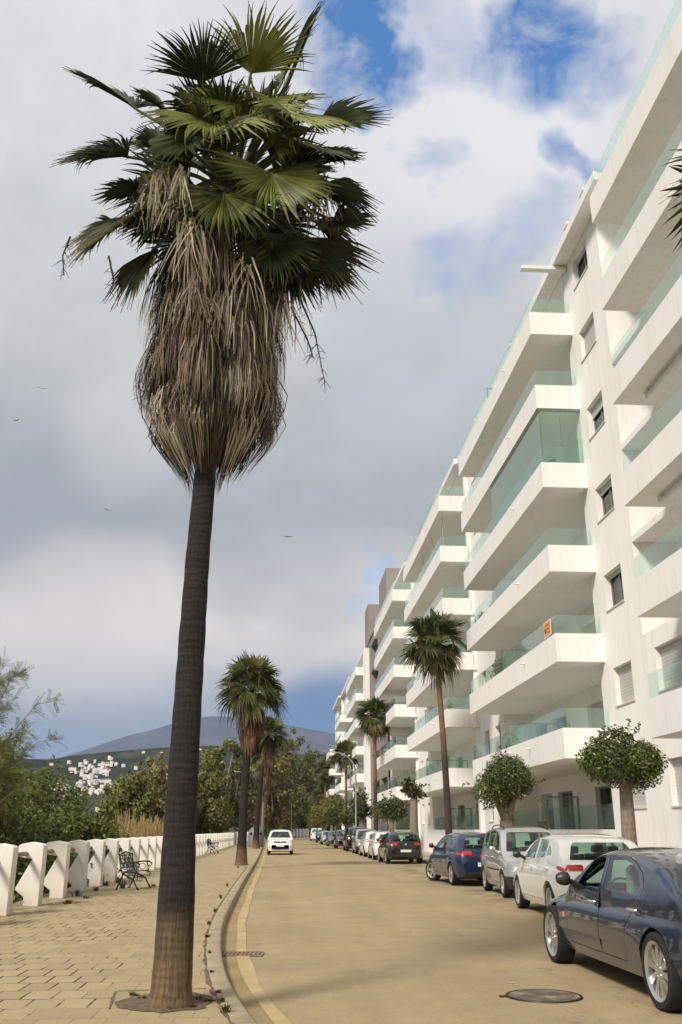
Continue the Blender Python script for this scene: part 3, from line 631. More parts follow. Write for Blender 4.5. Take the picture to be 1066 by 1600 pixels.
def big_palm():
    rg = np.random.default_rng(11); Y0 = 8.78
    root = empty('fan_palm', (-.92, Y0, .12), 0, 'tall dark trunked fan palm with thick dead leaf skirt, nearest the camera', 'palm tree', 'fan palms along the street')
    o = np.array([-.92, Y0, .12])
    tr = [(267, 1572, 72), (268, 1540, 64), (271, 1500, 61), (276, 1400, 57), (281, 1290, 50), (290, 1150, 45), (300, 1000, 41), (309, 870, 37), (320, 750, 34), (330, 620, 32), (345, 450, 30), (352, 330, 22)]
    pts, rad = [], []
    for u, v, w in tr:
        p = aty(u, v, Y0); depth = np.dot(p - EYEP, VF); pts.append(p - o); rad.append(w/2*depth/FPX)
    pts[0][2] = -.08; rad[0] *= 1.05
    P = np.array(pts); zz = np.concatenate([np.linspace(P[0,2], .5, 8)[:-1], np.linspace(.5, P[-1,2], 60)])
    pp = [(np.interp(z, P[:,2], P[:,0]), np.interp(z, P[:,2], P[:,1]), z) for z in zz]; rr = [float(np.interp(z, P[:,2], rad))*(1 + .018*math.sin(i*2.1) + rg.uniform(-.012, .012)) for i, z in enumerate(zz)]
    mb = MB(); mb.tube(pp, rr, 26); mb.build('trunk', M['palmbark'], root, 60)
    crown = aty(372, 262, Y0) - o; cx, cy = pp[-1][0], pp[-1][1]
    heart = np.array([crown[0]-.05, crown[1], crown[2]-.35])
    # skirt of dead leaves
    zb = aty(330, 742, Y0)[2] - .13; zt = aty(350, 385, Y0)[2] - .13
    zs = [aty(330, v, Y0)[2]-.13 for v in (742, 715, 690, 650, 600, 540, 470, 400, 330)]; rs = [.30, .42, .54, .68, .76, .81, .80, .72, .55]
    rf = lambda z: float(np.interp(z, zs, rs)) if z > zs[0]-.02 else .25
    xs = lambda z: np.interp(z, zz, [q[0] for q in pp])
    c = (float(xs((zb+zt)/2)) + .02, 0.0)
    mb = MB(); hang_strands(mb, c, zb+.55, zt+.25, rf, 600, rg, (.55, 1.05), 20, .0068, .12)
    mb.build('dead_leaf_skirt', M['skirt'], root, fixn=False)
    # a few bleached sheaves and stray flower stalks outside the skirt
    for (u, v, dy, n, l) in ((285, 270, -.95, 24, .8), (255, 268, -.9, 20, .75), (300, 350, -.95, 24, .8), (240, 300, -.7, 14, .7), (505, 290, -.6, 12, .6), (330, 470, -.82, 12, .7), (380, 410, -.8, 10, .8), (440, 470, -.5, 12, .7), (300, 440, -.75, 10, .7), (498, 290, -.3, 16, .8), (230, 280, -.4, 14, .7), (310, 350, -.8, 18, .8)):
        b0 = aty(u, v, Y0+dy) - o; tn = rg.uniform(.45, .85); mb = MB()
        for k in range(n):
            p = b0 + rg.normal(0, .05, 3); vel = np.array([rg.uniform(-.2, .2), rg.uniform(-.2, .1), -.4]); vs = []; w = rg.uniform(.006, .013)
            for q in range(6):
                ww = w*(1 - q/6.5); vs += [p - np.array([ww, ww*.3, 0]), p + np.array([ww, ww*.3, 0])]
                p = p + unit(vel)*l*rg.uniform(.7, 1.1)/5; vel = vel + np.array([rg.uniform(-.12, .12), rg.uniform(-.05, .05), -.15])
            mb.add(vs, [(2*q, 2*q+1, 2*q+3, 2*q+2) for q in range(5)], float(np.clip(tn + rg.uniform(-.25, .1), 0, 1)))
        mb.build('hanging_dead_leaf', M['skirt'], root, fixn=False)
    for pts_ in ([(470, 470, -.2), (492, 520, -.2), (500, 560, -.2), (508, 598, -.2)], [(232, 560, -.2), (218, 600, -.2), (222, 650, -.2), (250, 700, -.2)], [(110, 370, -.2), (98, 400, -.2), (100, 430, -.2)], [(455, 480, 0), (480, 530, 0), (490, 560, 0)], [(170, 400, .1), (178, 440, .1), (172, 458, .1)]):
        mb = MB(); q = [aty(u, v, Y0+dy) - o for u, v, dy in pts_]; mb.tube(q, [.012, .009, .006, .003][:len(q)], 5, .3)
        for i in range(len(q)-1):
            for k in range(9):
                b = q[i] + (q[i+1]-q[i])*rg.random(); e = b + np.array([rg.uniform(-.10, .10), rg.uniform(-.08, .08), rg.uniform(-.16, -.01)]); mb.tube([b, (b+e)/2 + np.array([0, 0, .01]), e], [.004, .003, .002], 4, .25)
        mb.build('dry_flower_stalk', M['skirt'], root, fixn=False)
    # living leaves: hub, tip (seen in the picture) and depths from the stem
    lv = [  # hub u,v,dy   tip u,v,dy  facing(n)  radius-scale
        (318, 128, -.35, 305, 30, -.75, (0, -.75, .25), 1.0, .55), (392, 115, -.45, 425, 5, -.9, (0, -.8, .3), 1.0, .9), (440, 130, .1, 492, 10, .3, (-.6, -.3, .3), 1.0, .6),
        (212, 170, .1, 125, 112, .1, (.35, -.55, .6), .9, .35), (262, 178, -.4, 200, 128, -.8, (.3, -.7, .5), .7, .4), (200, 245, -.35, 102, 238, -.65, (0, -.4, .85), 1.0, .35),
        (225, 335, -.3, 128, 378, -.5, (0, -.4, .85), 1.0, .2), (185, 350, .5, 100, 405, .7, (-.4, -.4, .7), .8, .15), (240, 390, -.3, 190, 470, -.4, (-.5, -.5, .5), .8, .25),
        (495, 195, -.25, 600, 178, -.5, (-.15, -.75, .5), 1.0, .45), (462, 232, -.55, 545, 232, -1.0, (0, -.5, .8), .85, .7), (500, 290, -.1, 590, 330, -.1, (.2, -.7, .5), .95, .35), (490, 345, .3, 560, 400, .5, (.3, -.6, .5), 1.0, .3), (470, 370, -.35, 520, 465, -.5, (.3, -.8, .3), .9, .28),
        (350, 305, -.85, 350, 380, -1.2, (0, -.85, .45), .78, .72), (425, 272, -.8, 455, 355, -1.15, (.2, -.85, .4), .80, .8), (395, 160, -.6, 390, 205, -1.2, (0, -.55, .8), .9, .9), (300, 215, -.75, 262, 250, -1.3, (-.2, -.6, .7), .85, .6),
        (335, 190, -.7, 320, 205, -1.45, (0, -.3, .9), .9, .95), (455, 175, -.7, 480, 190, -1.45, (.2, -.4, .9), .8, .9), (270, 310, -.6, 225, 372, -.9, (-.3, -.8, .4), .9, .35), (440, 400, .1, 475, 490, .1, (.5, -.6, .3), .9, .2),
        (478, 395, -.25, 545, 455, -.35, (.2, -.85, .3), .85, .25), (505, 415, .2, 560, 470, .3, (.3, -.7, .3), .8, .25), (450, 425, -.45, 480, 490, -.6, (.1, -.9, .2), .75, .25), (520, 345, -.3, 595, 350, -.5, (.1, -.8, .4), .8, .3), (425, 385, -.7, 440, 455, -.9, (0, -.9, .2), .75, .3), (215, 300, -.3, 130, 305, -.4, (0, -.75, .5), .8, .3), (255, 345, -.55, 205, 400, -.8, (-.2, -.8, .3), .7, .35), (345, 240, -.8, 330, 170, -1.1, (0, -.9, .1), .62, .8), (425, 225, -.75, 470, 175, -1.0, (.1, -.9, .1), .62, .8), (260, 235, -.65, 205, 205, -.9, (-.1, -.85, .3), .7, .5), (510, 250, -.3, 590, 240, -.5, (.1, -.8, .5), .75, .4), (385, 330, -.85, 390, 395, -1.1, (0, -.95, .2), .62, .55), (300, 330, -.8, 290, 395, -1.0, (-.1, -.9, .2), .62, .5),
        (390, 205, .5, 420, 100, .95, (.1, .6, .4), 1.0, .6), (320, 220, .6, 260, 140, 1.1, (-.2, .5, .6), 1.0, .6), (450, 290, .8, 520, 270, 1.3, (.2, .5, .7), 1.0, .6), (280, 300, .8, 210, 300, 1.3, (-.3, .5, .7), 1.0, .5), (360, 330, .9, 360, 400, 1.5, (0, .8, .4), 1.0, .5), (425, 350, .8, 470, 430, 1.2, (.4, .7, .3), 1.0, .4), (300, 380, .7, 260, 450, 1.1, (-.4, .7, .3), 1.0, .4)]
    for li, (u, v, dy, tu, tv, tdy, nn, sc, t0) in enumerate(lv):
        hub = aty(u, v, Y0+dy) - o; tip = aty(tu, tv, Y0+tdy) - o; ax = tip - hub; Rr = max(.62, min(1.05, np.linalg.norm(ax)))*sc*(1.06 if li < 14 else .95)
        mb = MB(); fan_leaf(mb, heart + unit(hub-heart)*.16, hub, ax, nn, Rr*1.04, rg, 46, rg.uniform(1.25, 1.5) if li < 14 else rg.uniform(1.6, 2.1), rg.uniform(.03, .16), .02, t0 + .08, .1, .62)
        mb.build('frond', M['frond'], root, fixn=False)
    for k in range(22):                                             # younger leaves filling the head of the crown
        el = R(rg.uniform(5, 78)); az = k*2.39996; d = np.array([math.cos(el)*math.cos(az), math.cos(el)*math.sin(az), math.sin(el)]); hub = heart + d*rg.uniform(.55, .85) + UP*.1
        mb = MB(); fan_leaf(mb, heart + d*.1, hub, unit(d + UP*.15), unit(np.cross(np.cross(d, UP), d) + rg.normal(0, .5, 3)), rg.uniform(.5, .68), rg, 38, rg.uniform(1.3, 1.9), rg.uniform(.03, .2), .02, rg.uniform(.45, 1.0), .1, .6); mb.build('frond', M['frond'], root, fixn=False)
    mb = MB()                                                       # the unopened spear
    s0, s1 = aty(440, 150, Y0) - o, aty(504, 2, Y0-.1) - o; mb.tube([heart, s0, s1], [.05, .035, .004], 6, .35); mb.build('spear_leaf', M['frond'], root, 60)
    return root

def proto_palm(name, h, seed, trunk_r, bark, skirt, leafR, label, loc, nleaf=30, lean=(0, 0), group='fan palms along the street', skirt_len=2.2, bot=-32, dens=1.0):
    rg = np.random.default_rng(seed); root = empty(name, loc, 0, label, 'palm tree', group)
    mb = MB(); zz = np.linspace(-.1, h, 26); f = zz/h
    pts = [(lean[0]*t*t, lean[1]*t*t, z) for t, z in zip(f, zz)]
    rad = [trunk_r*(1.35*math.exp(-max(z, 0)*2.2)*.35 + 1 - .30*t)*(1+rg.uniform(-.025, .025)) for t, z in zip(f, zz)]
    mb.tube(pts, rad, 14); mb.build('trunk', bark, root, 60)
    top = np.array([lean[0], lean[1], h])
    if skirt:
        rf = lambda z: float(np.interp(z, [h-skirt_len-.5, h-skirt_len, h-skirt_len*.72, h-.9, h], [.20, .30, .50, .62, .45]))
        mb = MB(); hang_strands(mb, (lean[0], lean[1]), h-skirt_len+.4, h-.1, rf, int(190*dens), rg, (.6, 1.1), 9, .017, .2); mb.build('dead_leaf_skirt', M['skirt2'], root, fixn=False)
    for i in range(nleaf + 5):
        f = max(0, i - 4.5)/nleaf; el = R(82 - (82 - bot)*f**.85 + rg.uniform(-7, 7)); az = i*2.39996 + rg.uniform(-.3, .3)
        d = np.array([math.cos(el)*math.cos(az), math.cos(el)*math.sin(az), math.sin(el)]); pl = leafR*(rg.uniform(.55, .75) if i > 4 else rg.uniform(.15, .4))
        hub = top + d*pl + np.array([0, 0, .05]); ax = unit(d*1.0 - UP*(.28 + .35*f)); nrm = np.cross(np.cross(d, UP) + 1e-6, d); nrm = unit(nrm + rg.normal(0, .5, 3))
        mb = MB(); fan_leaf(mb, top - UP*.1 + d*.08, hub, ax, nrm, leafR*rg.uniform(.62, .78), rg, 26, 1.9, rg.uniform(.06, .3) + (.15 if f > .75 else 0), .02, .75 - .5*f + rg.uniform(-.12, .12), .15, .55)
        mb.build('frond', M['frond2'], root, fixn=False)
    return root

# ------------------------------------------------------------------ broadleaf trees
def leaf_cloud(rg, centers, radii, n, size, flat=.55, asp=.5, hollow=.55, droop=0.0):
    """n leaf quads spread through the volumes of several lumps"""
    C_ = np.asarray(centers, float); Rd = np.asarray(radii, float)
    if Rd.ndim == 1: Rd = np.repeat(Rd[:, None], 3, 1)
    wgt = (Rd[:, 0]*Rd[:, 1]); idx = rg.choice(len(C_), n, p=wgt/wgt.sum())
    d = rg.normal(size=(n, 3)); d /= np.linalg.norm(d, axis=1)[:, None]
    r = 1 - hollow*rg.random(n)**1.6
    r *= 1 + .16*np.sin(d[:, 0]*5.1 + idx) * np.cos(d[:, 2]*4.3 + idx*1.7) + rg.normal(0, .05, n)
    p = C_[idx] + d*Rd[idx]*r[:, None]
    nrm = d + rg.normal(0, flat, (n, 3)); nrm /= np.linalg.norm(nrm, axis=1)[:, None]
    t = np.cross(nrm, rg.normal(size=(n, 3)) + np.array([0, 0, -droop*3])); t /= np.linalg.norm(t, axis=1)[:, None]
    if droop: 
        t = t*(1-droop) + np.array([0, 0, -1.0])*droop; t /= np.linalg.norm(t, axis=1)[:, None]
    b = np.cross(nrm, t); b /= np.linalg.norm(b, axis=1)[:, None] + 1e-9
    s = size*rg.uniform(.6, 1.35, n)[:, None]; h = s*asp
    V = np.stack([p - t*s, p + b*h - t*s*.1, p + t*s, p - b*h - t*s*.1], 1)
    tint = np.clip(.5 + rg.normal(0, .17, n) + .10*np.sin(idx*2.3), 0, 1)
    return V, tint
def limbs(mb, rg, base, r0, centers, hfork):
    b = np.array(base, float); fork = b + UP*hfork + np.array([rg.uniform(-.03, .03)*hfork, rg.uniform(-.03, .03)*hfork, 0])
    mb.tube([b - UP*.1, b + UP*hfork*.08, b + (fork-b)*.5 + np.array([rg.uniform(-.04, .04)*hfork, 0, 0]), fork], [r0*1.3, r0*1.05, r0*.92, r0*.8], 12)
    for c in centers:
        c = np.array(c, float); m = (fork + c)/2 + rg.normal(0, .06, 3)*np.linalg.norm(c-fork); mb.tube([fork - UP*.1*r0, m, c], [r0*.6, r0*.38, r0*.10], 7)
def ficus(loc, h, rad, r0, seed, n, size, label, mat='ficus', flatz=.85, bark='ficusbark', lumps=9, group='clipped round street trees', hollow=.5, droop=0.0):
    rg = np.random.default_rng(seed); root = empty('street_tree', loc, 0, label, 'tree', group)
    cen, rd = [], []
    for k in range(lumps):
        d = unit(rg.normal(size=3)); q = np.array([d[0]*.55, d[1]*.55, d[2]*.5*flatz])*rad; cen.append((q[0], q[1], h + q[2])); rd.append(rad*rg.uniform(.42, .60))
    mb = MB(); limbs(mb, rg, (0, 0, 0), r0, cen[:6], h - rad*flatz*.85); mb.build('trunk', M[bark], root, 60)
    V, t = leaf_cloud(rg, cen, rd, n, size, hollow=hollow, droop=droop)
    tw = []                                                         # stray twigs poking out of the outline
    for k in range(14):
        d = unit(rg.normal(size=3) + UP*.6); b = np.array([0, 0, h]) + d*rad*np.array([.95, .95, flatz])
        for j in range(7): tw.append(b + d*j*.045*rad + rg.normal(0, .03, 3))
    V2, t2 = leaf_cloud(rg, tw, np.full(len(tw), .05), len(tw)*3, size)
    link('crown', quads_mesh('crown', np.concatenate([V, V2]), np.concatenate([t, t2])), M[mat], root); return root
def forest_tree(loc, h, w, seed, n, size, label, mat, bark='bark', group='trees of the wood', lumps=14, base=.28, cat='tree', name='woodland_tree', droop=.0, asp=.5, rz=0):
    rg = np.random.default_rng(seed); root = empty(name, loc, rz, label, cat, group)
    cen, rd = [], []
    for k in range(lumps):
        f = (k + .5)/lumps; z = h*(base + (1-base-.1)*f); env = math.sin(PI*min(.97, .18 + .80*f))**.7; a = k*2.4 + rg.uniform(-.5, .5)
        q = w*.5*env*rg.uniform(.35, .85); cen.append((math.cos(a)*q, math.sin(a)*q, z + rg.uniform(-.04, .04)*h)); rd.append(np.array([1, 1, 1.15])*w*.5*env*rg.uniform(.34, .55))
    mb = MB(); limbs(mb, rg, (0, 0, 0), max(.06, h*.017), cen[::2], h*base*.9); mb.build('trunk', M[bark], root, 60)
    V, t = leaf_cloud(rg, cen, np.array(rd), n, size, hollow=.65, droop=droop, asp=asp)
    link('crown', quads_mesh('crown', V, t), M[mat], root); return root
def shrub(loc, h, w, seed, n, size, label, mat, name='shrub', cat='shrub', group=None, lumps=10, d=None, asp=.45):
    rg = np.random.default_rng(seed); root = empty(name, loc, 0, label, cat, group); d = d or w
    cen, rd = [], []
    for k in range(lumps):
        a = rg.uniform(0, 2*PI); q = rg.random()**.5*.36; z = h*rg.uniform(.15, .78); cen.append((math.cos(a)*q*w, math.sin(a)*q*d, z)); s = rg.uniform(.6, 1.0); rd.append((w*.24*s, d*.24*s, h*.25*s))
    mb = MB()
    for c in cen[:7]: mb.tube([(c[0]*.1, c[1]*.1, -.1), (c[0]*.6, c[1]*.6, c[2]*.5), c], [h*.016, h*.011, h*.004], 6)
    mb.build('stem', M['bark'], root, 60)
    V, t = leaf_cloud(rg, cen, np.array(rd), n, size, hollow=.8, asp=asp); link('foliage', quads_mesh('foliage', V, t), M[mat], root); return root
def feathery(loc, h, w, seed, label):
    """tamarisk-like shrub with arching plumes"""
    rg = np.random.default_rng(seed); root = empty('feathery_shrub', loc, 0, label, 'shrub')
    st = MB(); Vs, Ts = [], []
    for k in range(80):
        a = rg.uniform(0, 2*PI); hh = h*rg.uniform(.45, 1.0); q = w*.5*rg.random()**.6
        p0 = np.array([math.cos(a)*q*.2, math.sin(a)*q*.2, 0]); p3 = np.array([math.cos(a)*q, math.sin(a)*q, hh]); p2 = np.array([math.cos(a)*q*.6, math.sin(a)*q*.6, hh*.8]); tip = p3 + np.array([math.cos(a)*.28*h*.3, math.sin(a)*.28*h*.3, .02*h])
        pts = [p0, p0*.4 + p2*.6, p2, p3, tip]; st.tube(pts, [.03, .02, .013, .008, .003], 5, .4)
        for j in range(46):
            t = rg.uniform(.28, 1.0); i = min(3, int(t*4)); f = t*4 - i; b = pts[i]*(1-f) + pts[i+1]*f; d = unit(rg.normal(size=3) + np.array([math.cos(a), math.sin(a), .5])*.9); ln = rg.uniform(.18, .42)
            m = 14; u = np.linspace(.1, 1, m)[:, None]; pp = b + d*ln*u - UP*(u**2)*.06; n_ = unit(np.cross(d, rg.normal(size=3))); s_ = .034; ld = d*.03
            sg = np.where(np.arange(m) % 2 == 0, 1, -1)[:, None]; Vs.append(np.stack([pp, pp + n_*s_*sg*.5 + ld*.3, pp + n_*s_*sg*1.5 + ld*1.3, pp + n_*s_*sg*.7 + ld*1.2], 1)); Ts.append(np.clip(rg.normal(.5, .18) + rg.normal(0, .08, m), 0, 1))
    st.build('stem', M['bark'], root, 60)
    link('foliage', quads_mesh('foliage', np.concatenate(Vs), np.concatenate(Ts)), M['feather'], root); return root

def weed(loc, seed, n, r, h, label, group, mat='weed'):
    rg = np.random.default_rng(seed); mb = MB()
    for k in range(n):
        a = rg.uniform(0, 2*PI); d = np.array([math.cos(a), math.sin(a), 0]); l = h*rg.uniform(.5, 1.2); p = d*rg.uniform(0, .35)*r; w = rg.uniform(.006, .014); vs = []; sd = np.array([-d[1], d[0], 0]); t = rg.uniform(0, 1)
        for q in range(4):
            ww = w*(1 - q/3.3); vs += [p - sd*ww, p + sd*ww]; p = p + unit(d*(.3 + .45*q*r/max(h, .01)*.6) + UP*(1 - .35*q))*l/3
        mb.add(vs, [(2*q, 2*q+1, 2*q+3, 2*q+2) for q in range(3)], float(t))
    o = mb.build('weed', M[mat], None, fixn=False, loc=loc); return tag(o, label, 'weed', group)
# ------------------------------------------------------------------ ground, road, pavement
PZ = .12                                                            # pavement height
KY = [-12, 0, 4, 8.7, 11, 14, 17, 20.5, 30, 46.8, 98, 160, 215]; KX = [2.6, 1.55, .75, -.27, -.58, -.81, -.94, -1.0, -1.10, -1.2, -1.8, -2.6, -3.4]
def kx(y): return float(interp(KY, KX, y))
FY = [-12, 16, 60, 110, 150, 215]; FXs = [-4.75, -4.80, -4.80, -4.75, -4.45, -4.3]
def fx(y): return float(np.interp(y, FY, FXs))
def strip(name, mat, ys, xl, xr, z, kind='structure', zb=None):
    mb = MB(); vs = []
    for y in ys: vs += [(xl(y), y, z), (xr(y), y, z)]
    fs = [(2*i, 2*i+1, 2*i+3, 2*i+2) for i in range(len(ys)-1)]; mb.add(vs, fs); o = mb.build(name, mat); o['kind'] = kind; return o
def ground_materials():
    m, nt, b = newmat('asphalt'); M['road'] = m
    tc = nt.nodes.new('ShaderNodeTexCoord')
    big = noise_node(nt, .35, 5, .6); mid = noise_node(nt, 3, 6, .65); fine = noise_node(nt, 110, 3, .7); lng = noise_node(nt, .8, 4, .6, 'Object', (1.6, .10, 1))
    c = ramp(nt, big.outputs[0], [(.3, (0.319, 0.251, 0.147)), (.7, (0.408, 0.325, 0.190))]).outputs[0]
    c = mixc(nt, .55, c, ramp(nt, mid.outputs[0], [(.25, (.78, .76, .74)), (.75, (1.15, 1.15, 1.14))]).outputs[0], 'MULTIPLY')
    c = mixc(nt, .6, c, ramp(nt, fine.outputs[0], [(.3, (.62, .62, .62)), (.72, (1.3, 1.3, 1.28))]).outputs[0], 'MULTIPLY')
    c = mixc(nt, .6, c, ramp(nt, lng.outputs[0], [(.40, (1, 1, 1)), (.62, (.86, .85, .84))]).outputs[0], 'MULTIPLY')
    sp = noise_node(nt, 2.2, 2, .5); c = mixc(nt, ramp(nt, sp.outputs[0], [(.70, (0, 0, 0)), (.76, (.55, .55, .55))]).outputs[0], c, (.16, .125, .085))
    vo = nt.nodes.new('ShaderNodeTexVoronoi'); vo.feature = 'DISTANCE_TO_EDGE'; vo.inputs['Scale'].default_value = .22
    wr = noise_node(nt, 1.5, 5); ad = nt.nodes.new('ShaderNodeVectorMath'); ad.operation = 'MULTIPLY_ADD'; L(nt, wr.outputs['Color'], ad.inputs[0]); ad.inputs[1].default_value = (.9, .9, 0); L(nt, tc.outputs['Object'], ad.inputs[2]); L(nt, ad.outputs[0], vo.inputs['Vector'])
    ck = ramp(nt, vo.outputs['Distance'], [(.0, (.5, .5, .5)), (.004, (0, 0, 0))]).outputs[0]; gate = ramp(nt, big.outputs[0], [(.5, (0, 0, 0)), (.56, (1, 1, 1))]).outputs[0]
    ckm = mixc(nt, 1.0, ck, gate, 'MULTIPLY'); c = mixc(nt, ckm, c, (.10, .075, .05))
    grit = noise_node(nt, 28, 4, .75); c = mixc(nt, .55, c, ramp(nt, grit.outputs[0], [(.30, (.70, .69, .68)), (.70, (1.24, 1.24, 1.22))]).outputs[0], 'MULTIPLY')
    sx = nt.nodes.new('ShaderNodeSeparateXYZ'); L(nt, tc.outputs['Object'], sx.inputs[0]); oil = noise_node(nt, .9, 5, .6)   # drip stains where the parked cars stand
    lane = nt.nodes.new('ShaderNodeMapRange'); lane.interpolation_type = 'SMOOTHSTEP'; lane.inputs[1].default_value = 4.2; lane.inputs[2].default_value = 5.4; L(nt, sx.outputs[0], lane.inputs[0])
    c = mixc(nt, mixc(nt, 1.0, ramp(nt, oil.outputs[0], [(.46, (0, 0, 0)), (.64, (.7, .7, .7))]).outputs[0], lane.outputs[0], 'MULTIPLY'), c, (.10, .08, .055))
    L(nt, c, b.inputs['Base Color']); b.inputs['Roughness'].default_value = .85; b.inputs['Specular IOR Level'].default_value = .25; bump(nt, b, fine.outputs[0], .5, .006)
    # pavement of staggered concrete pavers, joints partly open and dirty
    m, nt, b = newmat('concrete_pavers'); M['pave'] = m
    tc = nt.nodes.new('ShaderNodeTexCoord'); wr = noise_node(nt, 1.4, 3); ad = nt.nodes.new('ShaderNodeVectorMath'); ad.operation = 'MULTIPLY_ADD'; L(nt, wr.outputs['Color'], ad.inputs[0]); ad.inputs[1].default_value = (.03, .03, 0); L(nt, tc.outputs['Object'], ad.inputs[2])
    def brick(ms, sm):
        k = nt.nodes.new('ShaderNodeTexBrick'); k.offset = .5; k.inputs['Scale'].default_value = 1; k.inputs['Brick Width'].default_value = .27; k.inputs['Row Height'].default_value = .46; k.inputs['Mortar Size'].default_value = ms; k.inputs['Mortar Smooth'].default_value = sm
        k.inputs['Color1'].default_value = (0.377, 0.296, 0.166, 1); k.inputs['Color2'].default_value = (0.316, 0.249, 0.136, 1); k.inputs['Mortar'].default_value = (0.284, 0.222, 0.122, 1); L(nt, ad.outputs[0], k.inputs['Vector']); return k
    k1, k2 = brick(.004, .3), brick(.012, .15)
    fine = noise_node(nt, 70, 3, .7); mid = noise_node(nt, 2.2, 5, .6); dirt = noise_node(nt, .55, 5, .62); d2 = noise_node(nt, 3.1, 4, .6)
    c = mixc(nt, .5, k1.outputs['Color'], ramp(nt, mid.outputs[0], [(.25, (.80, .79, .77)), (.75, (1.14, 1.14, 1.12))]).outputs[0], 'MULTIPLY')
    c = mixc(nt, .5, c, ramp(nt, fine.outputs[0], [(.3, (.75, .75, .75)), (.7, (1.2, 1.2, 1.2))]).outputs[0], 'MULTIPLY')
    c = mixc(nt, k1.outputs['Fac'], c, ramp(nt, d2.outputs[0], [(.35, (.14, .105, .065)), (.62, (.30, .25, .165))]).outputs[0])
    sx = nt.nodes.new('ShaderNodeSeparateXYZ'); L(nt, tc.outputs['Object'], sx.inputs[0])     # the wide dirty joints lie in a band near the fence
    ma = nt.nodes.new('ShaderNodeMath'); ma.operation = 'MULTIPLY_ADD'; L(nt, sx.outputs[1], ma.inputs[0]); ma.inputs[1].default_value = .115; L(nt, sx.outputs[0], ma.inputs[2])
    band = nt.nodes.new('ShaderNodeMapRange'); band.interpolation_type = 'SMOOTHSTEP'; band.inputs[1].default_value = .1; band.inputs[2].default_value = -.9; band.inputs[3].default_value = 0; band.inputs[4].default_value = .16; L(nt, ma.outputs[0], band.inputs[0])
    ad2 = nt.nodes.new('ShaderNodeMath'); L(nt, dirt.outputs[0], ad2.inputs[0]); L(nt, band.outputs[0], ad2.inputs[1])
    ad3 = nt.nodes.new('ShaderNodeMath'); ad3.operation = 'MULTIPLY_ADD'; L(nt, d2.outputs[0], ad3.inputs[0]); ad3.inputs[1].default_value = .45; L(nt, ad2.outputs[0], ad3.inputs[2])
    gate = ramp(nt, ad3.outputs[0], [(.83, (0, 0, 0)), (.90, (1, 1, 1))]).outputs[0]
    wide = mixc(nt, 1.0, k2.outputs['Fac'], gate, 'MULTIPLY'); c = mixc(nt, wide, c, (.055, .036, .020))
    L(nt, c, b.inputs['Base Color']); b.inputs['Roughness'].default_value = .9
    inv = nt.nodes.new('ShaderNodeMath'); inv.operation = 'SUBTRACT'; inv.inputs[0].default_value = 1; L(nt, k1.outputs['Fac'], inv.inputs[1]); bump(nt, b, inv.outputs[0], .5, .01)
    M['kerb'] = plain('kerb_concrete', (.36, .31, .225), .9, var=.16, scale=2.2, bmp=.35, bscale=50)
    m, nt, b = newmat('kerb_stones'); M['kerb'] = m
    n = noise_node(nt, 2.2, 6, .65); n2 = noise_node(nt, 60, 3); c = ramp(nt, n.outputs[0], [(.28, (.28, .225, .135)), (.7, (.42, .35, .225))]).outputs[0]
    tc = nt.nodes.new('ShaderNodeTexCoord'); sx = nt.nodes.new('ShaderNodeSeparateXYZ'); L(nt, tc.outputs['Object'], sx.inputs[0]); fr = nt.nodes.new('ShaderNodeMath'); fr.operation = 'FRACT'; L(nt, sx.outputs[1], fr.inputs[0])
    c = mixc(nt, ramp(nt, fr.outputs[0], [(0, (1, 1, 1)), (.018, (0, 0, 0))]).outputs[0], c, (.12, .09, .06)); L(nt, c, b.inputs['Base Color']); b.inputs['Roughness'].default_value = .9; bump(nt, b, n2.outputs[0], .4, .01)
    M['gutter'] = plain('gutter_concrete', (0.282, 0.209, 0.098), .9, var=.18, scale=1.6, bmp=.4, bscale=60)
    M['gutterpale'] = plain('pale_gutter_edge', (0.414, 0.314, 0.160), .9, var=.16, scale=2.4, bmp=.3, bscale=60)
    M['pavegrey'] = plain('smooth_pavement', (.36, .31, .23), .9, var=.12, scale=1.2, bmp=.3, bscale=50)
    m, nt, b = newmat('rough_ground'); M['ground'] = m
    n = noise_node(nt, .09, 8, .7); n2 = noise_node(nt, 3, 6); c = ramp(nt, n.outputs[0], [(.3, (.055, .065, .022)), (.5, (.11, .10, .04)), (.7, (.20, .165, .08))]).outputs[0]
    c = mixc(nt, .6, c, ramp(nt, n2.outputs[0], [(.3, (.55, .55, .5)), (.7, (1.2, 1.2, 1.1))]).outputs[0], 'MULTIPLY'); L(nt, c, b.inputs['Base Color']); b.inputs['Roughness'].default_value = 1
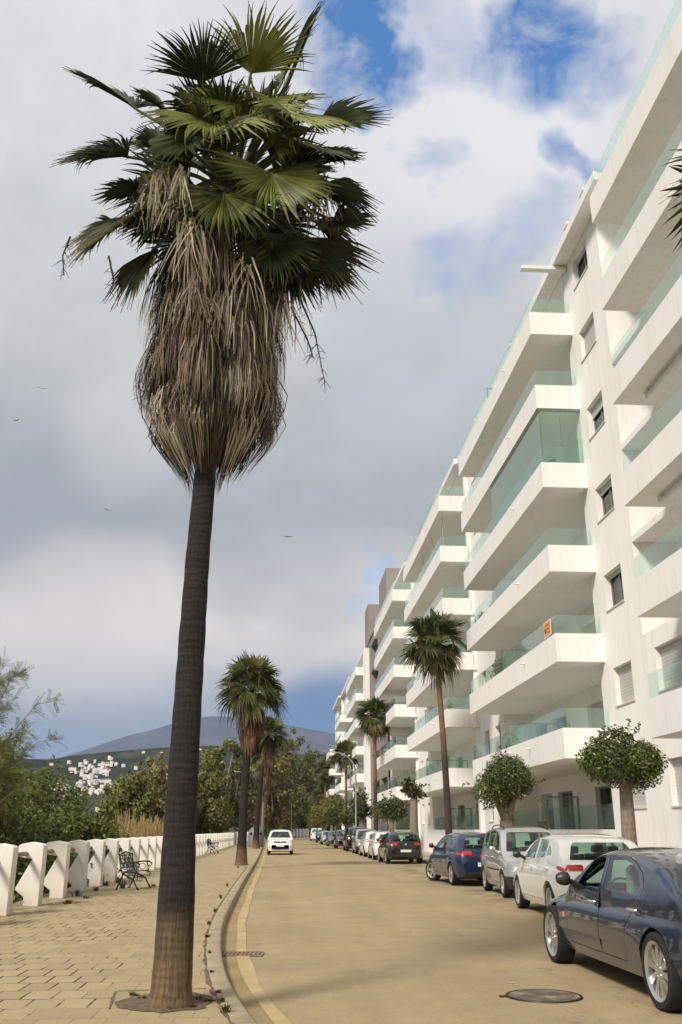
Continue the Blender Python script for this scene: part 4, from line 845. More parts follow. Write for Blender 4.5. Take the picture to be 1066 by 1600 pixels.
def setting():
    ground_materials()
    S = 7500; o = MB().add([(-S, -300, -.16), (S, -300, -.16), (S, 9000, -.16), (-S, 9000, -.16)], [(0, 1, 2, 3)]).build('ground', M['ground']); o['kind'] = 'structure'
    ys = list(np.concatenate([np.linspace(-12, 30, 50), np.linspace(31, 225, 60)]))
    strip('road', M['road'], ys, lambda y: kx(y) - .02, lambda y: 7.2, 0.0)
    strip('gutter_channel', M['gutter'], ys, lambda y: kx(y) - .01, lambda y: kx(y) + .21 + .02*math.sin(y*.9), .004)
    strip('gutter_edge', M['gutterpale'], ys, lambda y: kx(y) + .21 + .02*math.sin(y*.9), lambda y: kx(y) + .36 + .015*math.sin(y*1.7), .008)
    strip('pavement', M['pave'], ys, lambda y: fx(y) - .75, lambda y: kx(y) - .19, PZ)
    mb = MB(); vs = []                                               # kerb: top, rounded arris and face
    for y in ys: x = kx(y); vs += [(x-.205, y, PZ-.02), (x-.195, y, PZ+.004), (x-.035, y, PZ+.008), (x-.008, y, PZ-.012), (x, y, -.02)]
    fs = [(5*i+k, 5*i+k+1, 5*i+k+6, 5*i+k+5) for i in range(len(ys)-1) for k in range(4)]; mb.add(vs, fs); o = mb.build('kerb', M['kerb'], smooth=50); o['kind'] = 'structure'
    mb = MB(); vs = []
    for y in (-12, 225): vs += [(7.14, y, -.02), (7.15, y, PZ), (7.30, y, PZ+.004)]
    mb.add(vs, [(0,1,4,3), (1,2,5,4)]); o = mb.build('far_kerb', M['kerb']); o['kind'] = 'structure'
    strip('far_pavement', M['pavegrey'], [-12, 225], lambda y: 7.29, lambda y: 10.5, PZ)
    mb = MB(); mb.add([(-60, 214, -.02), (60, 214, -.02), (60, 240, -.02), (-60, 240, -.02)], [(0,1,2,3)]); o = mb.build('cross_road', M['road']); o['kind'] = 'structure'
    # worn paint line running to the manhole
    m, nt, b = newmat('worn_line_paint'); nz = noise_node(nt, 9, 5, .7); b.inputs['Base Color'].default_value = (.50, .44, .34, 1); b.inputs['Roughness'].default_value = .9
    L(nt, ramp(nt, nz.outputs[0], [(.46, (0, 0, 0)), (.66, (.8, .8, .8))]).outputs[0], b.inputs['Alpha'])
    def line(a, bb, w, nm):
        a, bb = np.array(a), np.array(bb); d = unit(bb-a); s = np.array([-d[1], d[0], 0])*w/2; z = np.array([0, 0, .004]); o = MB().add([a-s+z, a+s+z, bb+s+z, bb-s+z], [(0,1,2,3)]).build(nm, m); o['kind'] = 'structure'
    line(gnd(786, 1530), gnd(828, 1547), .09, 'worn_line'); line(gnd(872, 1570), gnd(915, 1588), .09, 'worn_line'); line(gnd(560, 1362), gnd(480, 1352), .25, 'worn_line')
    # soil round the palm
    c = gnd(258, 1566, PZ); mb = MB(); rg = np.random.default_rng(3); n = 40
    vs = [(0, 0, .022)] + [(math.cos(2*PI*k/n)*(.43+rg.uniform(-.05, .05)), math.sin(2*PI*k/n)*(.48+rg.uniform(-.06, .06)), .006) for k in range(n)]; mb.add(vs, [(0, 1+k, 1+(k+1) % n) for k in range(n)])
    o = mb.build('soil_patch', M['soil'], loc=(c[0]+.02, c[1], PZ)); o['kind'] = 'structure'
    # square of pavers cut round the palm: a dark joint line
    mb = MB()
    def joint(pts, w, j):
        vs = []
        for i, p in enumerate(pts):
            d = unit(np.array(pts[min(i+1, len(pts)-1)]) - np.array(pts[max(i-1, 0)])); s_ = np.array([-d[1], d[0], 0])*w*rg.uniform(1-j, 1+j); q = np.array([p[0], p[1], PZ+.004]); vs += [q - s_, q + s_]
        mb.add(vs, [(2*i, 2*i+1, 2*i+3, 2*i+2) for i in range(len(pts)-1)])
    a, b_, e = gnd(171, 1577, PZ), gnd(181, 1549, PZ), gnd(322, 1545, PZ)
    joint([a + (b_-a)*t for t in np.linspace(0, 1, 10)], .010, .4); joint([b_ + (e-b_)*t for t in np.linspace(0.03, 1, 22)], .010, .4)
    joint([(kx(y) - .212 + rg.uniform(-.012, .012), y, 0) for y in np.linspace(5, 40, 240)], .020, .95)
    o = mb.build('soil_joint', M['soil']); o['kind'] = 'structure'

def manhole():
    c = gnd(850, 1557); root = empty('manhole_cover', (c[0], c[1], 0), 0, 'round cast iron manhole cover in the road beside the navy saloon', 'manhole cover'); r = .345
    m, nt, b = newmat('worn_manhole_iron'); ck = nt.nodes.new('ShaderNodeTexChecker'); ck.inputs['Scale'].default_value = 34; tc = nt.nodes.new('ShaderNodeTexCoord'); L(nt, tc.outputs['Object'], ck.inputs[0])
    n = noise_node(nt, 4, 5); c_ = ramp(nt, n.outputs[0], [(.35, (.10, .075, .05)), (.55, (.20, .16, .11)), (.7, (.50, .42, .32))]).outputs[0]; c_ = mixc(nt, .5, c_, mixc(nt, ck.outputs['Fac'], (.45, .45, .45), (1.15, 1.15, 1.15)), 'MULTIPLY'); L(nt, c_, b.inputs['Base Color']); b.inputs['Roughness'].default_value = .6; b.inputs['Metallic'].default_value = .4; bump(nt, b, ck.outputs['Fac'], .6, .01)
    mb = MB(); mb.lathe([(r+.035, .002), (r+.03, .012), (r+.008, .013), (r+.006, .003)], 48); mb.box(-r-.10, -r-.03, -.03, .03, .002, .011); mb.build('frame', M['iron'], root, 40)
    mb = MB(); mb.lathe([(r, .003), (r, .011), (r*.86, .012), (r*.85, .008), (r*.80, .008), (r*.79, .012), (0, .012)], 48); mb.build('lid', m, root, 40)
def grate():
    c = gnd(375, 1492); root = empty('drain_grate', (c[0]+.02, c[1], .006), R(-3), 'slotted iron drain grate in the gutter by the kerb', 'drain grate')
    mb = MB(); w, d = .28, .17
    for x in np.linspace(-w, w, 11): mb.box(x-.009, x+.009, -d, d, .0, .014)
    for y in (-d, 0, d): mb.box(-w, w, y-.012, y+.012, .001, .016)
    mb.build('bars', M['rust'], root); MB().box(-w, w, -d, d, -.004, .004).build('pit', M['dark'], root)

# ------------------------------------------------------------------ concrete fin fence, benches, lamps and smaller furniture
def fence():
    root = empty('concrete_fence', (-5, 16, 0), 0, 'long whitewashed fence of upright concrete fins with a rail through them, left of the pavement', 'fence')
    prof = [(0, 0), (0, 1.13), (-.05, 1.165), (-.25, 1.20), (-.45, 1.165), (-.50, 1.13), (-.52, .95), (-.46, .92), (-.20, .88), (-.48, .34), (-.48, .30), (-.30, .17), (-.30, 0)]
    me = MB().prism(prof, -.17, .17, 'y').mesh('post'); y = 15.55; k = 0; pts = []
    rg = np.random.default_rng(5)
    while y < 178 and k < 95:
        o = link('post', me, M['fence'], root, (fx(y) + 5, y - 16, PZ), (0, 0, R(rg.uniform(-.8, .8)))); 
        if k < 24: bm_ = o.modifiers.new('bevel', 'BEVEL'); bm_.width = .012; bm_.segments = 2
        pts.append((fx(y) + 5 - .33, y - 16, PZ + .98)); y += 2.17; k += 1
    MB().tube([(pts[0][0], pts[0][1]-4, pts[0][2])] + pts, .045, 10).build('rail', M['rust'], root, 60)
def bench(name, loc, rz, label):
    root = empty(name, loc, rz, label, 'bench', 'iron benches on the pavement'); W = 1.0   # faces local -Y
    for sx in (-1, 1):
        x = sx*W/2; mb = MB()
        mb.tube([(x, .30, .86), (x, .26, .66), (x, .20, .44), (x, .16, .36), (x, .22, .20), (x, .30, .02), (x, .33, 0)], [.018, .018, .02, .022, .02, .02, .024], 8)
        mb.tube([(x, .17, .40), (x, .0, .42), (x, -.16, .42), (x, -.24, .38), (x, -.22, .30), (x, -.16, .32)], [.02, .02, .02, .018, .014, .01], 8)
        mb.tube([(x, .16, .38), (x, .0, .30), (x, -.12, .24), (x, -.20, .10), (x, -.27, 0)], [.02, .022, .02, .018, .024], 8)
        mb.tube([(x, .24, .62), (x, .10, .64), (x, -.06, .655), (x, -.20, .65), (x, -.265, .60), (x, -.235, .54), (x, -.18, .56)], [.018, .018, .02, .022, .02, .014, .01], 8)
        mb.tube([(x, -.16, .42), (x, -.20, .50), (x, -.15, .58), (x, -.12, .64)], .013, 8)
        a = np.linspace(0, 2*PI, 15); mb.tube([(x, -.01+.085*math.cos(q), .53+.075*math.sin(q)) for q in a], .009, 6); mb.tube([(x, .12+.05*math.cos(q), .54+.06*math.sin(q)) for q in a], .009, 6)
        mb.tube([(x, .04+.07*math.cos(q), .22+.06*math.sin(q)) for q in a], .01, 6)
        mb.build('side_frame', M['iron'], root, 50)
    for k in range(7):
        y = .15 - k*.058; z = .43 - .016*math.sin((k/6)*PI); MB().box(-W/2, W/2, y-.021, y+.021, z, z+.018).build('seat_slat', M['slat'], root)
    mb = MB(); pt = [(-W/2, .295, .83), (-W/2*.6, .30, .86), (0, .305, .90), (W/2*.6, .30, .86), (W/2, .295, .83)]
    mb.tube(pt, .016, 8); mb.tube([(-W/2, .215, .52), (W/2, .215, .52)], .015, 8)
    for sx in (-.30, 0, .30):
        a = np.linspace(0, 2*PI, 17); mb.tube([(sx+.13*math.cos(q), .262+.045*math.sin(q), .69+.13*math.sin(q)) for q in a], .010, 6)
        mb.tube([(sx+.06*math.cos(q), .262+.02*math.sin(q), .69+.06*math.sin(q)) for q in a], .009, 6)
        for q in range(6):
            c, s = math.cos(q*PI/3+.3), math.sin(q*PI/3+.3); mb.tube([(sx+.06*c, .262+.02*s, .69+.06*s), (sx+.13*c, .262+.045*s, .69+.13*s)], .008, 5)
    for x in np.linspace(-W/2+.06, W/2-.06, 14):
        f = 1-(2*x/W)**2; mb.tube([(x, .215, .52), (x, .25, .62 if abs((x % .3)-.15) > .06 else .56)], .007, 5); mb.tube([(x, .285, .80), (x, .297, .83+.06*f)], .007, 5)
    mb.build('backrest', M['iron'], root, 50); return root
def street_lamp(loc, h, label, arm=0.0, curved=False, rz=0.0):
    root = empty('street_lamp', loc, rz, label, 'street lamp', 'lamp posts along the street')
    mb = MB(); pts = [(0, 0, -.1), (0, 0, .5), (0, 0, h*.6), (0, 0, h)]; rad = [.11, .085, .065, .05]
    if curved:
        pts[-1] = (0, 0, h*.78); pts += [(-.25, 0, h*.88), (-.8, 0, h*.95), (-1.5, 0, h*.985), (-2.6, 0, h)]; rad = [.11, .09, .075, .065, .06, .055, .05, .04]
    mb.tube(pts, rad, 10); mb.build('pole', M['lamp'], root, 50)
    mb = MB(); mb.box(-.2, .2, -.2, .2, -.02, .03); mb.build('base_plate', M['lamp'], root)
    mb = MB(); x = -2.6 if curved else 0
    if arm and not curved: a = MB(); a.tube([(0, 0, h-.1), (-arm, 0, h)], .03, 6); a.build('arm', M['lamp'], root, 50); x = -arm
    mb.prism([(x+.15, h-.06), (x+.12, h+.06), (x-.45, h+.08), (x-.62, h+.02), (x-.45, h-.05)], -.13, .13, 'y'); mb.build('lantern', M['alu'], root, bevel=.02)
def furniture():
    b1 = gnd(206, 1391, PZ); bench('iron_bench', (b1[0]-.02, b1[1]+.55, PZ), R(80), 'ornate black cast iron bench nearest the camera, weeds under its back')
    b2 = gnd(332, 1334, PZ); bench('iron_bench', (b2[0], b2[1]+.2, PZ), R(80), 'distant cast iron bench beyond the first palm, close to the white fence')
    c = gnd(400, 1324, PZ); root = empty('bottle_bank', (c[0]-.05, c[1]+.7, PZ), 0, 'rounded grey recycling container behind the palms on the left pavement', 'recycling container')
    mb = MB(); mb.lathe([(0, 0), (.66, 0), (.70, .08), (.72, .8), (.70, 1.10), (.60, 1.42), (.40, 1.62), (.15, 1.70), (0, 1.71)], 28); mb.build('shell', M['dome'], root, 50)
    for a in (-2.2, -.9): mb = MB(); mb.lathe([(0, -.05), (.13, -.05), (.13, .06), (.10, .06), (.10, -.03), (0, -.03)], 16, 'y'); mb.build('hatch', M['black'], root, 40, (math.cos(a)*.68, math.sin(a)*.68, 1.12), (0, 0, a + PI/2))
    mb = MB(); mb.tube([(-.12, 0, 1.69), (-.1, 0, 1.83), (.1, 0, 1.83), (.12, 0, 1.69)], .025, 8); mb.build('lifting_eye', M['iron'], root, 50)
    for k, u in enumerate((458, 463.5, 469, 474.5, 480)):
        y = 204 + k*.3; root = empty('bollard', (azx(u, y), y, 0), 0, 'white bollard closing the far end of the road', 'bollard', 'white bollards at the end of the road')
        MB().lathe([(0, -.05), (.36, -.05), (.36, 1.35), (.32, 1.45), (.36, 1.5), (.36, 1.62), (.22, 1.78), (0, 1.82)], 14).build('post', M['fence'], root, 40)
    for (u, y, h, lb, arm, cv) in ((378, 104, 7.6, 'slim lamp post half hidden by the second palm on the left', .5, False), (412, 138, 7.0, 'slim lamp post standing right of the grey recycling container', 0, False), (455, 172, 7.4, 'far lamp post with short arm, in front of the dark wood at the road end', .6, False), (556.5, 88, 8.6, 'curved arm lamp post in front of the apartment balconies', 0, True)):
        street_lamp((azx(u, y), y, 0 if u > 500 else PZ*.5), h, lb, arm, cv)
    # signs on short posts by the far pavement omitted where the photograph does not show them
    for k, (u, v, y, s, rz, roll) in enumerate(((66, 607, 100, 1.0, .3, .2), (26, 657, 125, .9, -.6, -.1), (168, 797, 105, 1.0, .8, .1), (450, 839, 108, 1.0, .1, -.15))):
        p = aty(u, v, y); root = empty('gull', p, rz, ['gull gliding highest, far left of the crown of the tall palm', 'gull gliding at the left edge of the sky', 'gull gliding left of the tall dark trunk', 'gull gliding right of the tall dark trunk'][k], 'bird'); root.rotation_euler = (roll, 0, rz)
        mb = MB(); mb.tube([(0, -.22, .0), (0, -.12, .01), (0, .05, .01), (0, .16, .02), (0, .22, .02)], [.015, .045, .055, .035, .01], 8); mb.build('body', M['gull'], root, 60)
        for sd in (-1, 1):
            mb = MB(); st = [(0, .10, -.08, .02), (.22, .13, -.04, .08), (.42, .08, -.06, .09), (.62, -.04, -.12, .03)]; vs = []
            for x, a, b_, z in st: vs += [(sd*x, a, z), (sd*x, b_, z), (sd*x, (a+b_)/2, z+.015)]
            fs = [];
            for i in range(3): o = 3*i; fs += [(o, o+3, o+5, o+2), (o+2, o+5, o+4, o+1), (o, o+1, o+4, o+3)]
            mb.add(vs, fs); mb.build('wing', M['gull'], root)
M['gull'] = plain('gull_feather', (.20, .20, .20), .8, var=.1)
# ------------------------------------------------------------------ apartment buildings
ZB = [.65 + 3*i for i in range(8)]                                  # underside of each storey's slab; ZB[1] = first balcony
def wall_x(mb, x, ya, yb, z0, z1, holes, depth=.25):
    ys = sorted({ya, yb, *[h[0] for h in holes], *[h[1] for h in holes]}); zs = sorted({z0, z1, *[h[2] for h in holes], *[h[3] for h in holes]})
    ys = [y for y in ys if ya <= y <= yb]; zs = [z for z in zs if z0 <= z <= z1]
    for i in range(len(ys)-1):
        for j in range(len(zs)-1):
            cy, cz = (ys[i]+ys[i+1])/2, (zs[j]+zs[j+1])/2
            if any(h[0] < cy < h[1] and h[2] < cz < h[3] for h in holes): continue
            mb.add([(x, ys[i], zs[j]), (x, ys[i+1], zs[j]), (x, ys[i+1], zs[j+1]), (x, ys[i], zs[j+1])], [(0,1,2,3)])
    for h in holes:
        d = h[4] if len(h) > 4 else depth; a, b, c, e = h[:4]
        if d <= 0: continue
        for q in ([(a,c),(b,c)], [(b,c),(b,e)], [(b,e),(a,e)], [(a,e),(a,c)]):
            mb.add([(x, *q[0]), (x, *q[1]), (x+d, *q[1]), (x+d, *q[0])], [(0,1,2,3)])
def window(root, x, a, b, c, e, shut, kind='window', sill=True, depth=.25, glassmat='pane', mull=True):
    """frame with pane, shutter and sill; opening a..b along y, c..e in z"""
    xf = x + depth; t = .055; mb = MB()
    mb.box(xf-.05, xf+.02, a, b, c, c+t); mb.box(xf-.05, xf+.02, a, b, e-t, e); mb.box(xf-.05, xf+.02, a, a+t, c+t, e-t); mb.box(xf-.05, xf+.02, b-t, b, c+t, e-t)
    if mull: mb.box(xf-.045, xf+.018, (a+b)/2-t*.5, (a+b)/2+t*.5, c+t, e-t)
    o = mb.build(kind, M['alu'], root)
    MB().box(xf-.008, xf, a+t, b-t, c+t, e-t).build('pane', M[glassmat], o)
    if shut > .02: MB().box(xf-.09, xf-.055, a+.004, b-.004, e-(e-c)*shut, e-.003).build('shutter', M['shutter'], o)
    if sill: MB().box(x-.035, xf-.052, a-.04, b+.04, c-.045, c-.002).build('sill', M['sill'], o)
    return o
M['joint'] = plain('glass_joint', (.10, .14, .13), .5, var=.05)
M['sill'] = plain('stone_sill', (.60, .55, .47), .7, var=.1)
def balcony(root, y0, y1, xf, xin, zb, zt, glass=True, gh=.62, seg=2.3, far=False, end=True):
    """slab with solid upstand on three sides, green glass panels above it"""
    w = .16; mb = MB(); zs = zb + .20
    mb.box(xf, xin, y0, y1, zb, zs); mb.box(xf, xf+w, y0, y1, zs, zt); mb.box(xf+w, 10.28, y0, y0+w, zs, zt); mb.box(xf+w, 10.28, y1-w, y1, zs, zt)
    mb.box(xf+.12, xin-.02, y0+.12, y1-.12, zb-.004, zb+.05); mb.mi[-6:] = [1]*6  # thin underside panel carrying the soffit colour with its shade painted in
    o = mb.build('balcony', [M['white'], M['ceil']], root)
    if glass:
        n = 1 if far else max(1, int(round((y1-y0)/seg))); st = (y1-y0-.1)/n
        for k in range(n):
            a = y0 + .05 + st*k; gp_ = MB().box(xf+.07, xf+.085, a+.012, a+st-.012, zt-.02, zt+gh); (gp_.box(xf+.068, xf+.087, a+st-.012, a+st+.004, zt-.02, zt+gh, mi=1) if not far and k < n-1 else 0); gp_.build('glass_panel', [M['balglass'], M['joint']], o)
        if end: MB().box(xf+.10, 10.24, y0+.07, y0+.085, zt-.02, zt+gh).build('glass_panel', M['balglass'], o)
        if not far: MB().box(xf+.04, xf+.055, (y0+y1)/2-.35, (y0+y1)/2-.30, zb+.55, zb+.6).build('drain_spout', M['alu'], o) if False else None
    mb = MB(); q = y0 + (y1-y0)*.28; mb.tube([(xf+.02, q, zb+.62), (xf-.16, q, zb+.60)], .028, 8); mb.build('drain_spout', M['whitealu'], o, 50)
    return o
def door(root, x, a, b, z, e, shut=0.0, glassmat='pane', depth=.22): return window(root, x, a, b, z, e, shut, 'terrace_door', False, depth, glassmat)
def divider(root, x0, x1, y, z, h=1.75):
    mb = MB(); t = .05; mb.box(x0, x1, y, y+.05, z+h-t, z+h); mb.box(x0, x0+t, y, y+.05, z, z+h-t); mb.box(x1-t, x1, y, y+.05, z, z+h-t); mb.box((x0+x1)/2-t/2, (x0+x1)/2+t/2, y+.001, y+.049, z, z+h-t)
    o = mb.build('terrace_divider', M['alu'], root); MB().box(x0+t, x1-t, y+.02, y+.03, z, z+h-t).build('pane', M['balglass'], o)

def block(label, ya, yb, y0, y1, yr0, yr1, xf, lowest=1, top=7, dx=0.0, detail=2, wins=(), farwins=(), divs=(), doors=(), enclosed=None, xi=11.6, floors_recess=range(0, 7), gzone=True, roof_y=None, seed=0, xback=22.0):
    rg = np.random.default_rng(seed + 31); root = empty('apartment_building', (0, ya, 0), 0, label, 'apartment building', 'white apartment blocks along the street')
    root.location = (dx, 0, 0); xw = 10.28; mb = MB(); holes, plan = [], []
    ztop = 21.62
    for i in range(0, 7):
        zf = ZB[i] + .20; zc = ZB[i+1]; lo = 1.57 if i == 0 else zf
        if i in floors_recess: holes.append((yr0, yr1, lo, zc if i < 6 else ztop-.05, 0))
    for (a, b, h0, h1, fl, sh) in wins:                             # window columns on the flush wall
        for i in fl: holes.append((a, b, ZB[i] + h0, ZB[i] + h1)); plan.append((a, b, ZB[i]+h0, ZB[i]+h1, sh[i] if isinstance(sh, (list, tuple)) else sh))
    wall_x(mb, xw, ya, yb, -.1, ztop, holes)
    ih = []
    for i in floors_recess:
        zf, zc = ZB[i] + .20, (ZB[i+1] if i < 6 else ztop-.05)
        for (a, b, hh) in doors: ih.append((a, b, zf+.02, zf + hh))
        mb.add([(xw, yr0, zf), (xi, yr0, zf), (xi, yr0, zc), (xw, yr0, zc)], [(0,1,2,3)]); mb.add([(xw, yr1, zf), (xi, yr1, zf), (xi, yr1, zc), (xw, yr1, zc)], [(0,1,2,3)])
    if len(list(floors_recess)): wall_x(mb, xi, yr0, yr1, .65, ztop-.05, ih, .22)
    mb.add([(xw, ya, -.1), (xback, ya, -.1), (xback, ya, ztop), (xw, ya, ztop)], [(0,1,2,3)]); mb.add([(xw, yb, -.1), (xback, yb, -.1), (xback, yb, ztop), (xw, yb, ztop)], [(0,1,2,3)])
    mb.build('wall', M['white'], root, fixn=False)
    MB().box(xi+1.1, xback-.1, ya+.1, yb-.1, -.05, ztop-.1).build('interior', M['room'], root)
    if 0 in floors_recess: MB().box(xw+.003, xi-.003, yr0+.003, yr1-.003, .5, .85).build('terrace_floor', M['pavegrey'], root)
    # roof with overhanging eave and terrace glass
    e0, e1 = roof_y or (ya, yb)
    rf = MB(); rf.box(9.88, xback, e0, e1, ztop, ztop+.16); rf.box(9.74, 9.88, e0, e1, ztop-.02, ztop+.30); rf.box(9.88, 10.1, e0, e1, ztop+.16, ztop+.26)
    if e0 > ya: rf.box(10.4, xback, ya, e0, ztop, ztop+.16)
    ro = rf.build('roof', M['white'], root)
    n = max(1, int((e1-e0)/(3.0 if detail > 1 else 8)))
    for k in range(n): st = (e1-e0)/n; MB().box(9.90, 9.912, e0+st*k+.01, e0+st*(k+1)-.01, ztop+.26, ztop+.62).build('roof_glass', M['balglass'], ro)
    for f in ((.40, .85) if detail > 1 else (.6,)):
        y = e0 + .3 + (e1-e0-1)*f; cb = MB(); cb.box(10.15, 10.5, y, y+.4, ztop+.16, ztop+1.15); cb.box(10.08, 10.57, y-.07, y+.47, ztop+1.15, ztop+1.22); cb.build('chimney', M['white'], ro)
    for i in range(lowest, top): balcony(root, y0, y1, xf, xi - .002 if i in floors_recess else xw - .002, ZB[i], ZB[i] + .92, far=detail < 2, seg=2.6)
    if yr1 > y1 + .3:
        for i in floors_recess: MB().box(xw+.003, xi-.003, y1+.003, yr1-.003, ZB[i]+.004, ZB[i]+.196).build('recess_floor', M['white'], root)
    for (a, b, c, e, sh) in plan: window(root, xw, a, b, c, e, sh)
    for i in floors_recess:
        zf = ZB[i] + .20
        for k, (a, b, hh) in enumerate(doors): door(root, xi, a, b, zf + .02, zf + hh, float(rg.choice([0, 0, .3, 1.0])) if detail > 1 else 0)
        for y in divs:
            if i >= 1: divider(root, xf + .22, xi - .1, y, zf)
            else: divider(root, xw + .03, xi - .02, y, zf, 1.95)
        if i == 0 and gzone:
            n = max(1, int((yr1-yr0)/2.4)); st = (yr1-yr0)/n
            for k in range(n): MB().box(xw+.08, xw+.092, yr0+st*k+.01, yr0+st*(k+1)-.01, 1.58, 2.34).build('terrace_glass', M['balglass'], root)
    return root

def buildings():
    winA = [(26.05, 27.55, 1.52, 2.68, range(0, 7), [1, 1, .12, .22, .35, .85, .15]), (22.45, 24.25, 1.5, 2.70, (0, 1), 1.0)]
    A = block('nearest white apartment block at the right edge, a column of square windows down its wall', 1.0, 28.55, 1.6, 21.85, 2.0, 24.95, 8.90, wins=winA, floors_recess=range(2, 7), doors=[(4, 6.5, 2.2), (8, 10.5, 2.2)], divs=(7.2,), roof_y=(23.4, 28.55), seed=1)
    ab = MB(); ab.box(9.3, 11.55, 2.2, 21.4, ZB[4]-.34, ZB[4]-.20); ab.build('awning', M['whitealu'], A, bevel=.03) if False else None
    for i in (3, 4): mb = MB(); mb.tube([(9.55, 6, ZB[i]-.16), (9.55, 21.0, ZB[i]-.16)], .085, 12); mb.box(9.5, 9.6, 20.9, 21.1, ZB[i]-.12, ZB[i]-.004); mb.build('awning', M['whitealu'], A, 50)
    B = block('white apartment block with a glass-enclosed balcony and an orange board on a railing', 28.55, 47.6, 28.2, 42.3, 28.75, 42.15, 8.72, wins=[(43.0, 44.1, 1.3, 2.65, range(0, 7), .15), (45.4, 46.5, 1.3, 2.65, range(0, 7), .5)], doors=[(28.95, 30.3, 2.15), (31.9, 34.2, 2.2), (36.9, 38.9, 2.2), (39.8, 41.6, 2.2)], divs=(36.2,), seed=2)
    aw = MB(); aw.box(8.55, 10.26, 28.12, 28.36, 21.62-.22, 21.62-.06); aw.build('awning', M['whitealu'], B, bevel=.02)
    z0, z1 = ZB[4] + .90, ZB[5]                                      # glazed-in balcony
    fr = MB(); fr.box(8.76, 8.86, 28.24, 36.0, z1-.07, z1-.003); fr.box(8.86, 10.25, 28.24, 28.32, z1-.07, z1-.003); cf = fr.build('balcony_glazing', M['alu'], B)
    for k in range(7): a = 28.3 + k*1.1; MB().box(8.80, 8.812, a+.012, a+1.088, z0, z1-.071).build('glass_panel', M['balglass'], cf)
    for k in range(2): a = 8.83 + k*.71; MB().box(a+.01, a+.70, 28.27, 28.282, z0, z1-.071).build('glass_panel', M['balglass'], cf)
    Cb = block('white apartment block behind the slim reddish palm, pipe rail standing on its roof', 47.6, 68.9, 47.5, 63.2, 48.0, 62.9, 8.72, dx=-.18, wins=[(64.0, 65.0, 1.3, 2.65, range(0, 7), .2), (66.6, 67.6, 1.3, 2.65, range(0, 7), .5)], doors=[(48.6, 50.2, 2.15), (52.5, 55.0, 2.2), (58.5, 60.8, 2.2)], divs=(56.3,), seed=3)
    rr = MB()
    for y in (48.6, 52.4, 56.2): rr.tube([(9.1, y, ZB[6]-2.1), (9.1, y, ZB[6]+.9), (10.6, y, ZB[6]+.9)], .03, 6)
    rr.tube([(9.1, 48.6, ZB[6]+.9), (9.1, 56.2, ZB[6]+.9)], .03, 6); rr.tube([(9.1, 48.6, ZB[6]+.2), (9.1, 56.2, ZB[6]+.2)], .02, 6); rr.build('pipe_rail', M['lamp'], Cb, 50)
    D = block('white apartment block between the pipe-railed block and the grey stair towers', 68.9, 85.5, 68.7, 83.6, 69.2, 83.3, 8.72, dx=-.35, detail=1, doors=[(70, 72, 2.2), (75, 78, 2.2)], divs=(76.3,), seed=4)
    # grey stair section
    g = empty('stair_tower_building', (0, 0, 0), 0, 'grey rendered stair section with two tall towers and white pier', 'apartment building'); xg = 9.75
    mb = MB(); hol = []
    for i in range(0, 7): hol += [(86.6, 92.0, .9+3*i+.6, .9+3*i+2.4), (93.6, 101.2, .9+3*i+.6, .9+3*i+2.4)]
    hol = [h for h in hol if h[3] < 22]
    wall_x(mb, xg, 85.5, 103.2, -.1, 22.2, hol, .5); mb.add([(xg, 85.5, 20), (16, 85.5, 20), (16, 85.5, 22.2), (xg, 85.5, 22.2)], [(0,1,2,3)]); mb.build('wall', M['grey'], g, fixn=False)
    for h in hol: w = window(g, xg, h[0], h[1], h[2], h[3], 0, 'window', False, .5, 'pane')
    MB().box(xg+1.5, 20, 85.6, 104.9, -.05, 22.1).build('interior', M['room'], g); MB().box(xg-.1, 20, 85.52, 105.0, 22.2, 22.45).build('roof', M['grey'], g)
    MB().box(9.9, 13.0, 86.0, 93.0, 22.45, 26.3).build('tower', M['grey'], g); MB().box(9.7, 12.4, 103.4, 108.0, 22.45, 26.8).build('tower', M['grey'], g)
    MB().box(9.15, 10.0, 103.2, 105.0, -.1, 21.5).build('pier', M['white'], g)
    block('white apartment block just past the grey stair towers and white pier', 105.0, 126.4, 104.9, 121.5, 105.3, 121.2, 8.72, dx=-.45, detail=1, doors=[(107, 110, 2.2), (113, 116, 2.2)], seed=5)
    block('far white apartment block, second from the street end', 126.4, 145.4, 126.2, 139.2, 126.7, 139, 8.55, dx=-.75, detail=1, top=6, doors=[(128, 131, 2.2)], seed=6)
    block('farthest white apartment block at the street end', 145.4, 163, 145.2, 157, 145.7, 156.8, 8.45, dx=-1.1, detail=1, top=5, doors=[(147, 150, 2.2)], seed=7)
    # things standing or hanging on the balconies
    sg = empty('notice_board', (8.70, 28.95, ZB[2]+1.02), 0, 'orange notice board with dark marks hung on the balcony glass', 'sign')
    MB().box(.0, .012, -.40, .40, -.06, .46).build('backing', M['whitealu'], sg); MB().box(-.006, -.0005, -.355, .355, -.02, .42).build('face', M['orangesign'], sg)
    for (a, b_, c, d) in ((-.28, .20, .30, .335), (-.22, .08, .17, .20), (-.28, .05, .06, .085)):
        o = MB().box(-.010, -.0065, a, b_, c, d).build('lettering_stroke', M['black'], sg)
    o = MB(); o.prism([(.21+.085*math.cos(k*PI/8), .15+.085*math.sin(k*PI/8)) for k in range(16)], -.0098, -.0064, 'x'); o.build('round_mark', M['black'], sg)
